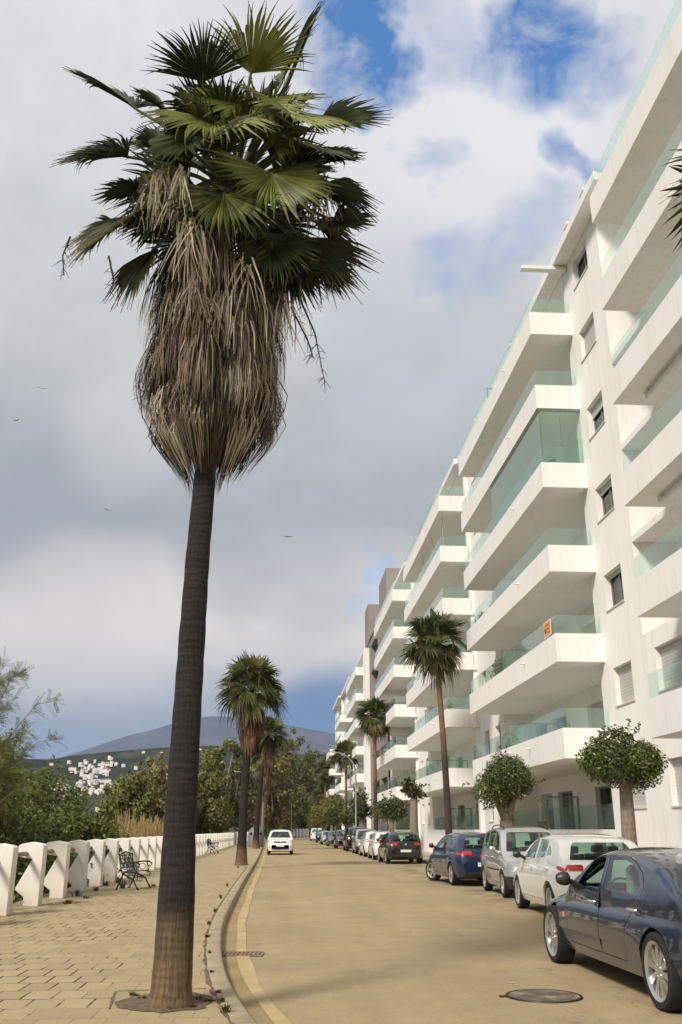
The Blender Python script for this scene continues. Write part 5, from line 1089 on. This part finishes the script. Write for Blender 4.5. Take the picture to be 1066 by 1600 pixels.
    def potted(loc, h, seed, label, mat='bush'):
        root = empty('potted_plant', loc, 0, label, 'plant'); rg = np.random.default_rng(seed)
        MB().lathe([(0, 0), (.15, 0), (.20, .32), (.22, .34), (.19, .34), (.18, .30), (0, .30)], 16).build('pot', M['pot'], root, 40)
        V, t = leaf_cloud(rg, [(0, 0, .3+h*.45), (.1, .1, .3+h*.75), (-.1, -.05, .3+h*.6)], [h*.3, h*.24, h*.28], 420, .07, hollow=.9); link('foliage', quads_mesh('foliage', V, t), M[mat], root)
    potted((9.3, 38.3, ZB[2]+.2), 1.5, 1, 'tall potted plant on the balcony below the enclosed one, by the glass divider', 'lime'); potted((9.4, 41.3, ZB[3]+.2), 1.3, 2, 'potted plant at the far end of the balcony two floors below the glazed one')
    potted((9.2, 39.8, ZB[3]+.2), .9, 3, 'smaller potted plant beside the far end plant on the same balcony', 'lime'); potted((9.2, 49.2, ZB[3]+.2), 1.1, 4, 'bushy potted plant on the balcony behind the reddish palm crown'); potted((9.0, 50.0, ZB[2]+.2), 1.2, 5, 'potted shrub behind glass on the balcony right of the reddish trunk', 'lime')
    potted((8.8, 70.6, ZB[1]+.2), 1.3, 6, 'leafy potted plant on the first floor balcony behind the second right palm', 'olive'); potted((9.1, 73, ZB[1]+.2), 1.1, 7, 'yellowish potted plant on the first floor balcony, farther in', 'lime')
    def chair(loc, rz, label, mat):
        root = empty('lounge_chair', loc, rz, label, 'chair')
        MB().box(-.27, .27, -.3, .28, .36, .42).build('seat', M[mat], root, bevel=.015); MB().prism([(.22, .42), (.30, .42), (.52, 1.02), (.45, 1.04)], -.27, .27, 'x').build('backrest', M[mat], root, bevel=.015)
        for x in (-.25, .25):
            for y in (-.26, .24): MB().tube([(x, y, 0), (x, y, .36)], .018, 6).build('leg', M['alu'], root)
    chair((9.6, 29.3, ZB[3]+.2), R(70), 'dark lounge chair on the balcony under the glazed one, at its near corner', 'black'); chair((9.6, 29.0, ZB[4]+.2), R(120), 'black chair inside the glazed balcony', 'black'); chair((10.9, 36.9, .85), R(40), 'brown chair on the ground floor terrace behind the clipped tree', 'pot'); chair((10.9, 38.2, .85), R(140), 'second brown chair of the ground floor terrace, deeper in', 'pot')
    lb = empty('wall_lamp', (11.55, 31.2, ZB[1]+2.15), 0, 'small dark wall lamp on the first floor loggia wall', 'lamp'); MB().box(-.06, .048, -.07, .07, -.13, .13).build('housing', M['black'], lb, bevel=.01)
    cr = empty('clothes_rail', (9.55, 28.75, ZB[2]+1.0), 0, 'thin dark rail across the balcony corner beside the orange board', 'rail'); MB().tube([(-.1, 0, 0), (.66, 0, .0)], .014, 6).build('bar', M['black'], cr); MB().tube([(-.08, 0, -.80), (-.08, 0, 0)], .012, 6).build('stand', M['black'], cr); MB().tube([(.64, 0, -.80), (.64, 0, 0)], .012, 6).build('stand', M['black'], cr)

# ------------------------------------------------------------------ vegetation
def vegetation():
    big_palm()
    def gp(u, v): p = gnd(u, v, PZ); return p
    p2 = gp(377, 1352); proto_palm('fan_palm', 7.45, 21, .20, M['palmbark'], True, 1.42, 'second palm on the left pavement, shaggy brown skirt, beyond the tall dark one', (p2[0], p2[1], PZ), 32, (.22, 0), skirt_len=2.7, bot=-40)
    p3 = gp(396, 1326); proto_palm('fan_palm', 9.0, 22, .24, M['palmbark'], True, 1.45, 'third palm on the left pavement, beside the grey recycling container', (p3[0]+.2, p3[1], PZ), 34, (.75, 0), skirt_len=3.9, bot=-45)
    proto_palm('fan_palm', 9.3, 23, .22, M['bark'], True, 1.45, 'fourth palm on the left pavement with pale slim trunk', (azx(404, 100), 100, PZ), 26, (.3, 0), skirt_len=4.2, bot=-45, dens=.6)
    proto_palm('fan_palm', 8.6, 24, .22, M['bark'], True, 1.45, 'farthest palm on the left pavement near the lamp post', (azx(410, 124), 124, PZ), 22, (.3, 0), skirt_len=3.8, bot=-45, dens=.6)
    for (u, y, h, sd, lr, lb) in ((701.5, 43.3, 10.1, 31, 1.42, 'slim reddish bare-trunked palm before the middle balconies, nearest of the right row'), (587.5, 76, 10.4, 32, 1.45, 'second palm of the right row, dark lower trunk, before the pipe-railed block'), (541, 112, 10.0, 33, 1.6, 'third palm of the right row, beside the curved lamp post'), (508, 150, 10.2, 34, 1.6, 'fourth palm of the right row at the far balconies')):
        proto_palm('fan_palm', h, sd, .17, M['palmred'], False, lr, lb, (azx(u, y) + (.0 if u > 600 else 0), y, PZ), 38 if u > 550 else 26, (-.35 if u > 600 else .0, 0), bot=-62, dens=.7)
    proto_palm('fan_palm', 8.4, 35, .18, M['palmred'], True, 1.5, 'drooping yellow-green palm at the far end of the right row', (azx(490, 185), 185, 0), 24, bot=-60, skirt_len=1.2, dens=.4)
    proto_palm('fan_palm', 11.1, 36, .18, M['palmred'], False, 1.42, 'palm just outside the right edge, only frond tips reaching into view', (7.72, 10.9, PZ), 30, bot=-50)
    # clipped street trees
    ficus((azx(984, 20.8), 20.8, PZ), 2.95, .86, .18, 41, 13000, .043, 'near clipped round tree with thick bare trunk beside the white hatchback', flatz=.72, droop=.35)
    ficus((azx(795, 32.0), 32.0, PZ), 2.72, 1.2, .30, 42, 22000, .043, 'dense clipped round tree behind the silver people carrier', flatz=.95)
    ficus((azx(649, 54), 54, PZ), 3.65, .72, .26, 43, 1800, .075, 'scrubby half-bare tree with thick trunk and browned crown behind the black hatchback', 'ficusdry', .8, hollow=.95, droop=.2)
    ficus((azx(611, 66), 66, PZ), 2.75, 1.12, .22, 44, 5200, .075, 'round clipped tree left of the scrubby browned one', flatz=.92)
    ficus((azx(568, 90), 90, PZ), 3.7, 1.4, .42, 45, 4200, .10, 'taller dark crowned tree with pale thick trunk before the grey stair section', flatz=1.05)
    ficus((azx(548, 108), 108, PZ), 2.9, 1.5, .3, 46, 3600, .11, 'dark low round tree beside the curved lamp post')
    for k, (u, y, h, r, mt, lb) in enumerate(((526, 122, 3.7, 1.9, 'bush', 'dark tree at the foot of the third right palm'), (508, 138, 3.3, 2.3, 'lime', 'yellow-green round tree over the far parked cars'), (492, 152, 3.3, 2.2, 'lime', 'yellow-green round tree nearest the white van'), (519, 146, 5.0, 2.1, 'olive', 'taller olive tree behind the yellow-green round ones'))):
        ficus((azx(u, y), y, PZ), h, r, .22, 47+k, 4000, .13, lb, mt, 1.0)
    # left: shrubs behind the fence
    feathery((-7.3, 21.5, -.15), 5.2, 3.3, 61, 'tall feathery shrub with arching plumes at the left edge')
    feathery((-8.9, 25.5, -.15), 4.3, 3.6, 62, 'lower feathery shrub right behind the tall one at the left edge')
    sh = [((-10.3, 27, -.15), 3.6, 4.4, 'bush', 'dark green bush at the left edge behind the feathery shrub'), ((-8.2, 29.5, -.15), 3.1, 3.8, 'bush', 'dark green bush standing behind the near fence fins'), ((-6.9, 31.5, -.15), 2.7, 3.2, 'bush', 'low dark bush just behind the near iron bench'), ((-9.2, 36, -.15), 4.5, 4.6, 'bush', 'broad green bush with bright top left of the village view'), ((-8.3, 41, -.15), 2.6, 3.6, 'bush', 'mid green bush right of the broad bright-topped one'), ((-12.8, 34, -.15), 4.6, 5, 'olive', 'olive bush at far left behind the dark green ones'), ((-9.0, 48, -.15), 2.3, 3.6, 'bush', 'dark bush at the near end of the golden reeds'), ((-6.6, 24.3, -.15), 1.5, 2.2, 'bush', 'small leafy shrub poking over the fence near the bench'), ((-6.6, 20.4, -.15), 1.35, 2.4, 'bush', 'low shrub filling the gaps of the nearest fence fins'), ((-6.5, 17.2, -.15), 1.3, 2.6, 'bush', 'low shrub behind the fence fins at the left edge'), ((-6.1, 22.3, -.15), 1.25, 2.3, 'bush', 'low dark shrub behind the fins left of the near bench'), ((-6.2, 26.5, -.15), 1.4, 2.6, 'bush', 'low dark shrub behind the fins right of the near bench'), ((-6.2, 29.0, -.15), 1.5, 2.6, 'bush', 'low dark shrub behind the fins half hidden by the tall trunk'), ((-8.0, 26.4, -.15), 4.5, 3.4, 'feather', 'dense feathery bush filling the left edge above the dark bushes'), ((-6.1, 18.7, -.15), 1.2, 2.2, 'bush', 'low dark shrub behind the second and third fins')]
    for k, (p, h, w, mt, lb) in enumerate(sh): shrub(p, h, w, 70+k, 7000 if h > 2.6 else 2600, .085 if h > 2 else .06, lb, mt, group='bushes behind the fence', lumps=16)
    mid = [(205, 78, 7.6, 4.2, 'euca', 'grey-green tree left of the golden one, in front of the village'), (240, 84, 8.9, 5.0, 'olive', 'golden olive tree just left of the tall dark trunk'), (266, 96, 9.6, 5.2, 'olive', 'golden olive tree half behind the tall dark trunk'), (322, 98, 9.0, 5.0, 'euca', 'grey-green tree just right of the tall dark trunk'), (176, 110, 7.4, 5, 'euca', 'small grey-green tree under the white village'), (300, 120, 10.5, 6, 'olive', 'olive tree hidden behind the tall dark trunk')]
    for k, (u, y, h, w, mt, lb) in enumerate(mid): forest_tree((azx(u, y), y, -.2), h, w, 90+k, 7500, .17, lb, mt, group='trees behind the fence', base=.08, droop=.45)
    wood = [(352, 150, 17.5, 9, 'euca', 'tall dark tree rising left of the second palm'), (335, 170, 15, 9, 'euca', 'broad grey-green tree between tall trunk and second palm'), (384, 175, 17, 9, 'euca', 'tall tree behind the second palm'), (420, 165, 17, 9, 'olive', 'olive tall tree right of the third palm'), (437, 200, 24, 12, 'euca', 'large tree above the white crossover'), (460, 215, 26, 11, 'euca', 'tallest tree of the wood, above the far lamp post'), (487, 225, 24, 12, 'euca', 'large dark tree left of the far balconies'), (510, 238, 22, 12, 'bush', 'dark tree right beside the farthest block'), (405, 215, 19, 11, 'bush', 'dark tree deep in the wood behind the third palm'), (372, 220, 20, 11, 'bush', 'dark tree deep in the wood behind the second palm'), (450, 240, 19, 13, 'bush', 'dark low tree in the middle of the wood'), (475, 250, 19, 13, 'bush', 'dark tree at the back of the wood near its right end'), (425, 228, 12, 10, 'olive', 'low golden tree over the white bollards'), (320, 200, 13, 10, 'olive', 'golden tree behind the far fence')]
    for k, (u, y, h, w, mt, lb) in enumerate(wood): forest_tree((azx(u, y), y, -.2), h, w, 110+k, 9000, .30, lb, mt, bark='palebark' if k % 3 == 0 else 'bark', base=.12 if y > 190 else .16, droop=.3, lumps=18)
    for k, (u, y) in enumerate(((400, 206), (418, 212), (432, 209), (446, 213), (460, 211), (474, 214), (488, 210), (502, 212), (516, 214))): shrub((azx(u, y), y, -.1), 4.6, 5.2, 140+k, 2600, .2, ['dark undergrowth bush left of the bollards', 'dark undergrowth bush behind the third palm foot', 'dark undergrowth bush behind the crossover roof', 'dark undergrowth bush behind the leftmost bollard', 'dark undergrowth bush behind the middle bollards', 'dark undergrowth bush behind the rightmost bollards', 'dark undergrowth bush left of the white van', 'dark undergrowth bush behind the white van', 'dark undergrowth bush right of the white van'][k], 'bush', group='bushes at the road end')
    # reeds: nobody could count them
    rg = np.random.default_rng(9); n = 9000; y = rg.uniform(48, 92, n); u = rg.uniform(182, 268, n) + rg.normal(0, 6, n); x = (u - VX)/FPX*math.cos(TH)*y*1.0; h = rg.uniform(1.3, 2.1, n)*(.85 + .25*np.sin(x*1.3)*np.sin(y*.37)) + np.where(rg.random(n) > .93, .7, 0); w = rg.uniform(.012, .03, n)
    b = np.stack([x, y, np.full(n, -.15)], 1); t = b + np.stack([rg.normal(0, .4, n), rg.normal(0, .3, n), h], 1); s = np.stack([w, np.zeros(n), np.zeros(n)], 1)
    o = link('reeds', quads_mesh('reeds', np.stack([b-s, b+s, t+s*.7, t-s*.7], 1), np.clip(rg.normal(.5, .22, n), 0, 1)), M['dry']); o['kind'] = 'stuff'
    # weeds
    g1 = 'dry weeds along the foot of the fence'; g2 = 'weeds in the kerb joint'
    for k, (u, v, r, h) in enumerate(((120, 1400, .35, .22), (150, 1392, .3, .2), (165, 1384, .28, .2), (105, 1412, .3, .14), (240, 1385, .2, .1), (135, 1404, .35, .12), (185, 1380, .3, .3), (192, 1388, .2, .3))): weed(tuple(gnd(u, v, PZ)), 200+k, 46, r, h, 'dry straggling weeds on the paving at the foot of the white fence', g1)
    for k, (u, v, r, h) in enumerate(((352, 1582, .13, .10), (346, 1566, .1, .07), (331, 1520, .06, .04), (323, 1465, .12, .07), (326, 1444, .08, .08), (336, 1425, .07, .10), (345, 1404, .06, .12), (355, 1385, .07, .12), (328, 1490, .05, .05), (372, 1356, .08, .1), (341, 1552, .06, .05))): weed(tuple(gnd(u, v, PZ)), 220+k, 26, r, h, 'small weeds growing in the joint behind the kerb', g2)
    for k, (u, v, r, h) in enumerate(((210, 1556, .14, .05), (312, 1562, .2, .07), (325, 1566, .16, .06), (222, 1562, .1, .05), (300, 1575, .14, .05))): weed(tuple(gnd(u, v, PZ)), 240+k, 24, r, h, 'scraps of weed and litter in the soil ring of the tall palm', 'weeds round the tall palm')
    for k, (u, v) in enumerate(((300, 1336), (312, 1334), (322, 1332), (356, 1322), (364, 1320))): weed(tuple(gnd(u, v, PZ)), 250+k, 50, .5, .35, 'dry reddish weeds along the far part of the fence', 'far dry weeds')
    p = gnd(345, 1318, PZ); root = empty('dry_shrub', (p[0], p[1], PZ), 0, 'spiky dead brown shrub at the fence beyond the distant bench', 'shrub'); mb = MB(); rg = np.random.default_rng(4)
    for k in range(70): a = rg.uniform(0, 2*PI); e = rg.uniform(.1, 1.3); d = np.array([math.cos(a)*math.cos(e), math.sin(a)*math.cos(e), math.sin(e)]); mb.tube([(0, 0, .05), d*.5, d*rg.uniform(.8, 1.2)], [.05, .045, .01], 4, rg.random())
    mb.build('leaf_rosette', M['skirt2'], root)

# ------------------------------------------------------------------ hills, village
def hills():
    rg = np.random.default_rng(17)
    def ridge(name, y, prof, depth, mat, rough, n=160, base=-5):
        us = np.linspace(prof[0][0], prof[-1][0], n); vs_ = interp([p[0] for p in prof], [p[1] for p in prof], us); rows = 26; V = []
        nz = np.cumsum(rg.normal(0, 1, (rows+1, n)), 1); nz -= np.linspace(0, 1, n)*nz[:, -1:]; nz = nz/np.abs(nz).max()
        for j in range(rows+1):
            f = j/rows; yy = y - depth*(1-f)
            for i, (u, v) in enumerate(zip(us, vs_)):
                top = (HZ - v)/1484*y + EYE; x = (u - VX)/1484*y
                prf = f**1.1; z = base + (top - base)*prf + nz[j, i]*rough*math.sin(PI*f) + rough*.5*math.sin(i*.9 + j*.7)*math.sin(PI*f)*.5; V.append((x, yy, z))
        for i in range(n): p = V[rows*n+i]; V.append((p[0], y + depth*.8, base))
        F = [(j*n+i, j*n+i+1, (j+1)*n+i+1, (j+1)*n+i) for j in range(rows+1) for i in range(n-1)]
        o = MB().add(V, F).build(name, mat, smooth=180, fixn=False); o['kind'] = 'structure'; return V, n, rows
    def hillmat(name, a, b_, c_, sc):
        m, nt, b = newmat(name); n = noise_node(nt, sc, 8, .68); L(nt, ramp(nt, n.outputs[0], [(.32, a), (.5, b_), (.68, c_)]).outputs[0], b.inputs['Base Color']); b.inputs['Roughness'].default_value = 1; b.inputs['Specular IOR Level'].default_value = 0; return m
    mm = hillmat('mountain_scrub', (.045, .05, .05), (.08, .078, .072), (.13, .105, .095), .004); ms = hillmat('wooded_slope', (.016, .022, .010), (.035, .042, .018), (.10, .085, .05), .02)
    ridge('mountain', 6000, [(-900, 1230), (-500, 1225), (-200, 1215), (40, 1205), (90, 1190), (120, 1180), (190, 1156), (230, 1146), (262, 1136), (285, 1133), (320, 1124), (345, 1124), (380, 1127), (440, 1136), (500, 1146), (560, 1155), (640, 1150), (900, 1170), (1500, 1200), (2200, 1240)], 2200, mm, 60, 260)
    V, n, rows = ridge('wooded_hill', 1300, [(-900, 1215), (-400, 1200), (-60, 1190), (70, 1192), (110, 1186), (170, 1180), (215, 1176), (270, 1172), (330, 1170), (400, 1176), (470, 1182), (560, 1180), (760, 1190), (1400, 1215)], 420, ms, 7)
    A_ = np.array(V[:(rows+1)*n])
    def ground_z(x, y):
        d = (A_[:, 0]-x)**2 + (A_[:, 1]-y)**2; i = np.argsort(d)[:3]; return float(A_[i, 2].mean())
    M['house'] = plain('village_white', (.78, .75, .70), .9, var=.05); M['tile'] = plain('village_tile', (.42, .20, .11), .9, var=.2); M['housedark'] = plain('village_window', (.05, .05, .06), .6, var=.1)
    protos = []
    for k in range(4):
        root = empty('village_house', (0, 0, 0), 0, 'small white house in the village on the wooded hillside', 'house', 'white houses of the hillside village'); w, d, h = ((9, 8, 6), (7, 7, 8.5), (12, 8, 6), (8, 10, 7))[k]
        MB().box(-w/2, w/2, -d/2, d/2, -4, h).build('wall', M['house'], root)
        if k % 2 == 0: MB().prism([(-w/2-.4, h), (w/2+.4, h), (0, h+w*.2)], -d/2-.4, d/2+.4, 'y').build('roof', M['tile'], root)
        else: mb = MB(); mb.box(-w/2-.1, w/2+.1, -d/2-.1, d/2+.1, h+.003, h+.5); mb.build('roof', M['house'], root)
        protos.append(root)
    spots = []
    for k in range(170):
        q = rg.random()
        if q < .8: u, f = rg.normal(140, 22), rg.uniform(.40, .86)
        elif q < .88: u, f = rg.uniform(60, 175), rg.uniform(.25, .6)
        else: u, f = rg.uniform(200, 360), rg.uniform(.5, .95)
        y = 1300 - 420*(1-f); x = (u - VX)/1484*y; spots.append((x, y, rg.uniform(-.5, .5), rg.uniform(.32, .58)))
    for k, (x, y, a, s) in enumerate(spots):
        o = protos[k] if k < 4 else dup(protos[k % 4]); o.location = (x, y, ground_z(x, y)); o.rotation_euler = (0, 0, a); o.scale = (s,)*3

# ------------------------------------------------------------------ sky, light, air, camera
def sky_and_light():
    az = R(218); el = R(42)                                          # sun: behind the camera's left shoulder (clockwise from +Y)
    sd = np.array([math.sin(az)*math.cos(el), math.cos(az)*math.cos(el), math.sin(el)])
    li = bpy.data.lights.new('sun', 'SUN'); li.energy = SUN_E; li.angle = R(SUN_A); li.color = (1, .92, .80); so = bpy.data.objects.new('sun', li); COL.objects.link(so); so.rotation_euler = Vector(-sd).to_track_quat('-Z', 'Y').to_euler(); so.location = (-20, -20, 40)
    w = bpy.data.worlds.new('World'); scene.world = w; w.use_nodes = True; nt = w.node_tree; bg = nt.nodes['Background']
    sky = nt.nodes.new('ShaderNodeTexSky'); sky.sky_type = 'NISHITA'; sky.sun_disc = False; sky.sun_elevation = el; sky.sun_rotation = az; sky.air_density = 1.2; sky.dust_density = .6; sky.ozone_density = 2.0
    tc = nt.nodes.new('ShaderNodeTexCoord'); D = tc.outputs['Generated']
    def vm(op, a, b=None, c=None):
        n = nt.nodes.new('ShaderNodeVectorMath'); n.operation = op
        for i, q in enumerate((a, b, c)):
            if q is None: continue
            if isinstance(q, bpy.types.NodeSocket): L(nt, q, n.inputs[i])
            else: n.inputs[i].default_value = q
        return n.outputs['Value'] if op == 'DOT_PRODUCT' else n.outputs[0]
    def ma(op, a, b=None, c=None, clamp=False):
        n = nt.nodes.new('ShaderNodeMath'); n.operation = op; n.use_clamp = clamp
        for i, q in enumerate((a, b, c)):
            if q is None: continue
            if isinstance(q, bpy.types.NodeSocket): L(nt, q, n.inputs[i])
            else: n.inputs[i].default_value = q
        return n.outputs[0]
    # clouds stretched as on a high layer: direction divided by its height
    sp = nt.nodes.new('ShaderNodeSeparateXYZ'); L(nt, D, sp.inputs[0]); Z = sp.outputs[2]
    den = ma('ADD', ma('MAXIMUM', Z, 0.0), .22); cb = nt.nodes.new('ShaderNodeCombineXYZ'); L(nt, ma('DIVIDE', sp.outputs[0], den), cb.inputs[0]); L(nt, ma('DIVIDE', sp.outputs[1], den), cb.inputs[1])
    def nz(vec, sc, det=6, ro=.55, dist=0.0):
        n = nt.nodes.new('ShaderNodeTexNoise'); n.inputs['Scale'].default_value = sc; n.inputs['Detail'].default_value = det; n.inputs['Roughness'].default_value = ro; n.inputs['Distortion'].default_value = dist; L(nt, vec, n.inputs['Vector']); return n
    big = nz(cb.outputs[0], 1.3, 5, .5, .3); med = nz(cb.outputs[0], 4.2, 6, .55, .4); fin = nz(D, 9, 6, .6, .2)
    warp = vm('MULTIPLY_ADD', vm('SUBTRACT', nz(D, 4.5, 5, .6).outputs['Color'], (.5, .5, .5)), (.34, .34, .30), D); wn = vm('NORMALIZE', warp)
    warp2 = vm('NORMALIZE', vm('MULTIPLY_ADD', vm('SUBTRACT', nz(D, 3.0, 4, .55).outputs['Color'], (.5, .5, .5)), (.16, .16, .12), D))
    def blob(u, v, r_in, r_out, src=wn):
        d = unit(ray(u, v)); n = nt.nodes.new('ShaderNodeMapRange'); n.interpolation_type = 'SMOOTHSTEP'; n.inputs[1].default_value = math.cos(R(r_out)); n.inputs[2].default_value = math.cos(R(r_in)); L(nt, vm('DOT_PRODUCT', src, tuple(d)), n.inputs[0]); return n.outputs[0]
    # cloud brightness by height above the horizon (warm break low down, grey bank above it)
    zw = ma('ADD', Z, ma('MULTIPLY', ma('SUBTRACT', big.outputs[0], .5), .07))
    base = ramp(nt, zw, SKY_RAMP).outputs[0]
    shade = ma('ADD', ma('MULTIPLY', ma('SUBTRACT', med.outputs[0], .5), .42), ma('MULTIPLY', ma('SUBTRACT', fin.outputs[0], .5), .36)); shade = ma('ADD', shade, 1.0)
    cm = nt.nodes.new('ShaderNodeCombineColor'); [L(nt, shade, cm.inputs[i]) for i in range(3)]
    cloud = mixc(nt, 1.0, base, cm.outputs[0], 'MULTIPLY')
    for (u, v, a, b_, col, k) in SKY_TINTS: cloud = mixc(nt, ma('MULTIPLY', blob(u, v, a, b_, warp2), k), cloud, col)
    gap = None
    for (u, v, a, b_, k) in SKY_GAPS:
        q = ma('MULTIPLY', blob(u, v, a, b_), k); gap = q if gap is None else ma('MAXIMUM', gap, q)
    fin2 = nz(D, 16, 8, .62, .6); gap = ma('MULTIPLY', gap, ma('ADD', ma('MULTIPLY', ma('SUBTRACT', ma('MULTIPLY_ADD', fin2.outputs[0], .55, ma('MULTIPLY', fin.outputs[0], .45)), .5), 4.2), .95), clamp=True)
    blue = mixc(nt, 1.0, sky.outputs[0], (SKY_S*.75, SKY_S*1.28, SKY_S*1.7), 'MULTIPLY')
    out = mixc(nt, gap, cloud, blue); L(nt, out, bg.inputs[0]); bg.inputs[1].default_value = 1.0
    # air between the camera and the mountain
    if HAZE:
        m = bpy.data.materials.new('air'); m.use_nodes = True; nt = m.node_tree; nt.nodes.clear(); o_ = nt.nodes.new('ShaderNodeOutputMaterial'); v = nt.nodes.new('ShaderNodeVolumePrincipled'); v.inputs['Density'].default_value = HAZE; v.inputs['Color'].default_value = (.46, .63, 1.0, 1); v.inputs['Anisotropy'].default_value = .0; L(nt, v.outputs[0], o_.inputs['Volume'])
        MB().box(-8000, 8000, -320, 9500, -8, 820).build('haze', m)['kind'] = 'stuff'
    cam = bpy.data.cameras.new('camera'); co = bpy.data.objects.new('camera', cam); COL.objects.link(co); scene.camera = co
    cam.sensor_fit = 'VERTICAL'; cam.sensor_height = 36; cam.sensor_width = 24; cam.lens = FPX/1600*36; cam.clip_end = 20000; cam.clip_start = .1
    co.matrix_world = Matrix(((VR[0], VU[0], -VF[0], 0), (VR[1], VU[1], -VF[1], 0), (VR[2], VU[2], -VF[2], EYE), (0, 0, 0, 1)))
    vs = scene.view_settings; vs.view_transform = 'Standard'; vs.look = 'None'; vs.gamma = 1; vs.exposure = EXPO; vs.use_curve_mapping = False
    scene.cycles.max_bounces = 8; scene.cycles.transparent_max_bounces = 24; scene.cycles.volume_bounces = 0

SUN_E, SUN_A, SKY_S, HAZE, EXPO = 3.4, 12, .10, 0.95e-4, 0.32
SKY_RAMP = [(0.0, (.17, .255, .36)), (.12, (.34, .37, .385)), (.20, (.68, .63, .57)), (.25, (.66, .61, .56)), (.32, (.36, .38, .385)), (.40, (.42, .435, .44)), (.50, (.52, .525, .515)), (.70, (.60, .60, .605)), (.85, (.66, .66, .67))]
SKY_TINTS = [(500, 1150, 1.5, 5.5, (.085, .175, .36), .9), (440, 1160, 1, 4.5, (.10, .19, .36), .8), (370, 1170, 1, 4, (.13, .22, .37), .7), (120, 800, 2, 6.5, (.30, .325, .34), .6), (-40, 770, 2, 8, (.30, .325, .34), .5), (330, 860, 1, 4.5, (.36, .38, .385), .5), (480, 890, 1, 5, (.38, .40, .41), .5), (150, 965, 1.5, 6.5, (.72, .66, .60), .6), (760, 200, 3, 9, (.74, .73, .74), .7), (640, 330, 3, 7, (.66, .66, .67), .5), (680, 560, 3, 9, (.44, .47, .51), .5), (200, 690, 1, 5, (.62, .61, .58), .4)]
SKY_GAPS = [(560, 45, .3, 4.6, .95), (525, 95, .2, 2.6, .7), (885, 40, .6, 6.0, .85), (800, 70, .4, 4, .6), (860, 295, .2, 2.4, .6), (720, 430, .5, 4, .35), (780, 400, .2, 3, .35), (590, 860, .1, 1.6, .35), (700, 30, .5, 3.5, .4), (640, 270, .2, 2.5, .35)]

# ------------------------------------------------------------------ build everything (cars first: their booleans need a small scene)
cars(); setting(); manhole(); grate(); fence(); furniture(); buildings(); vegetation(); hills(); sky_and_light()
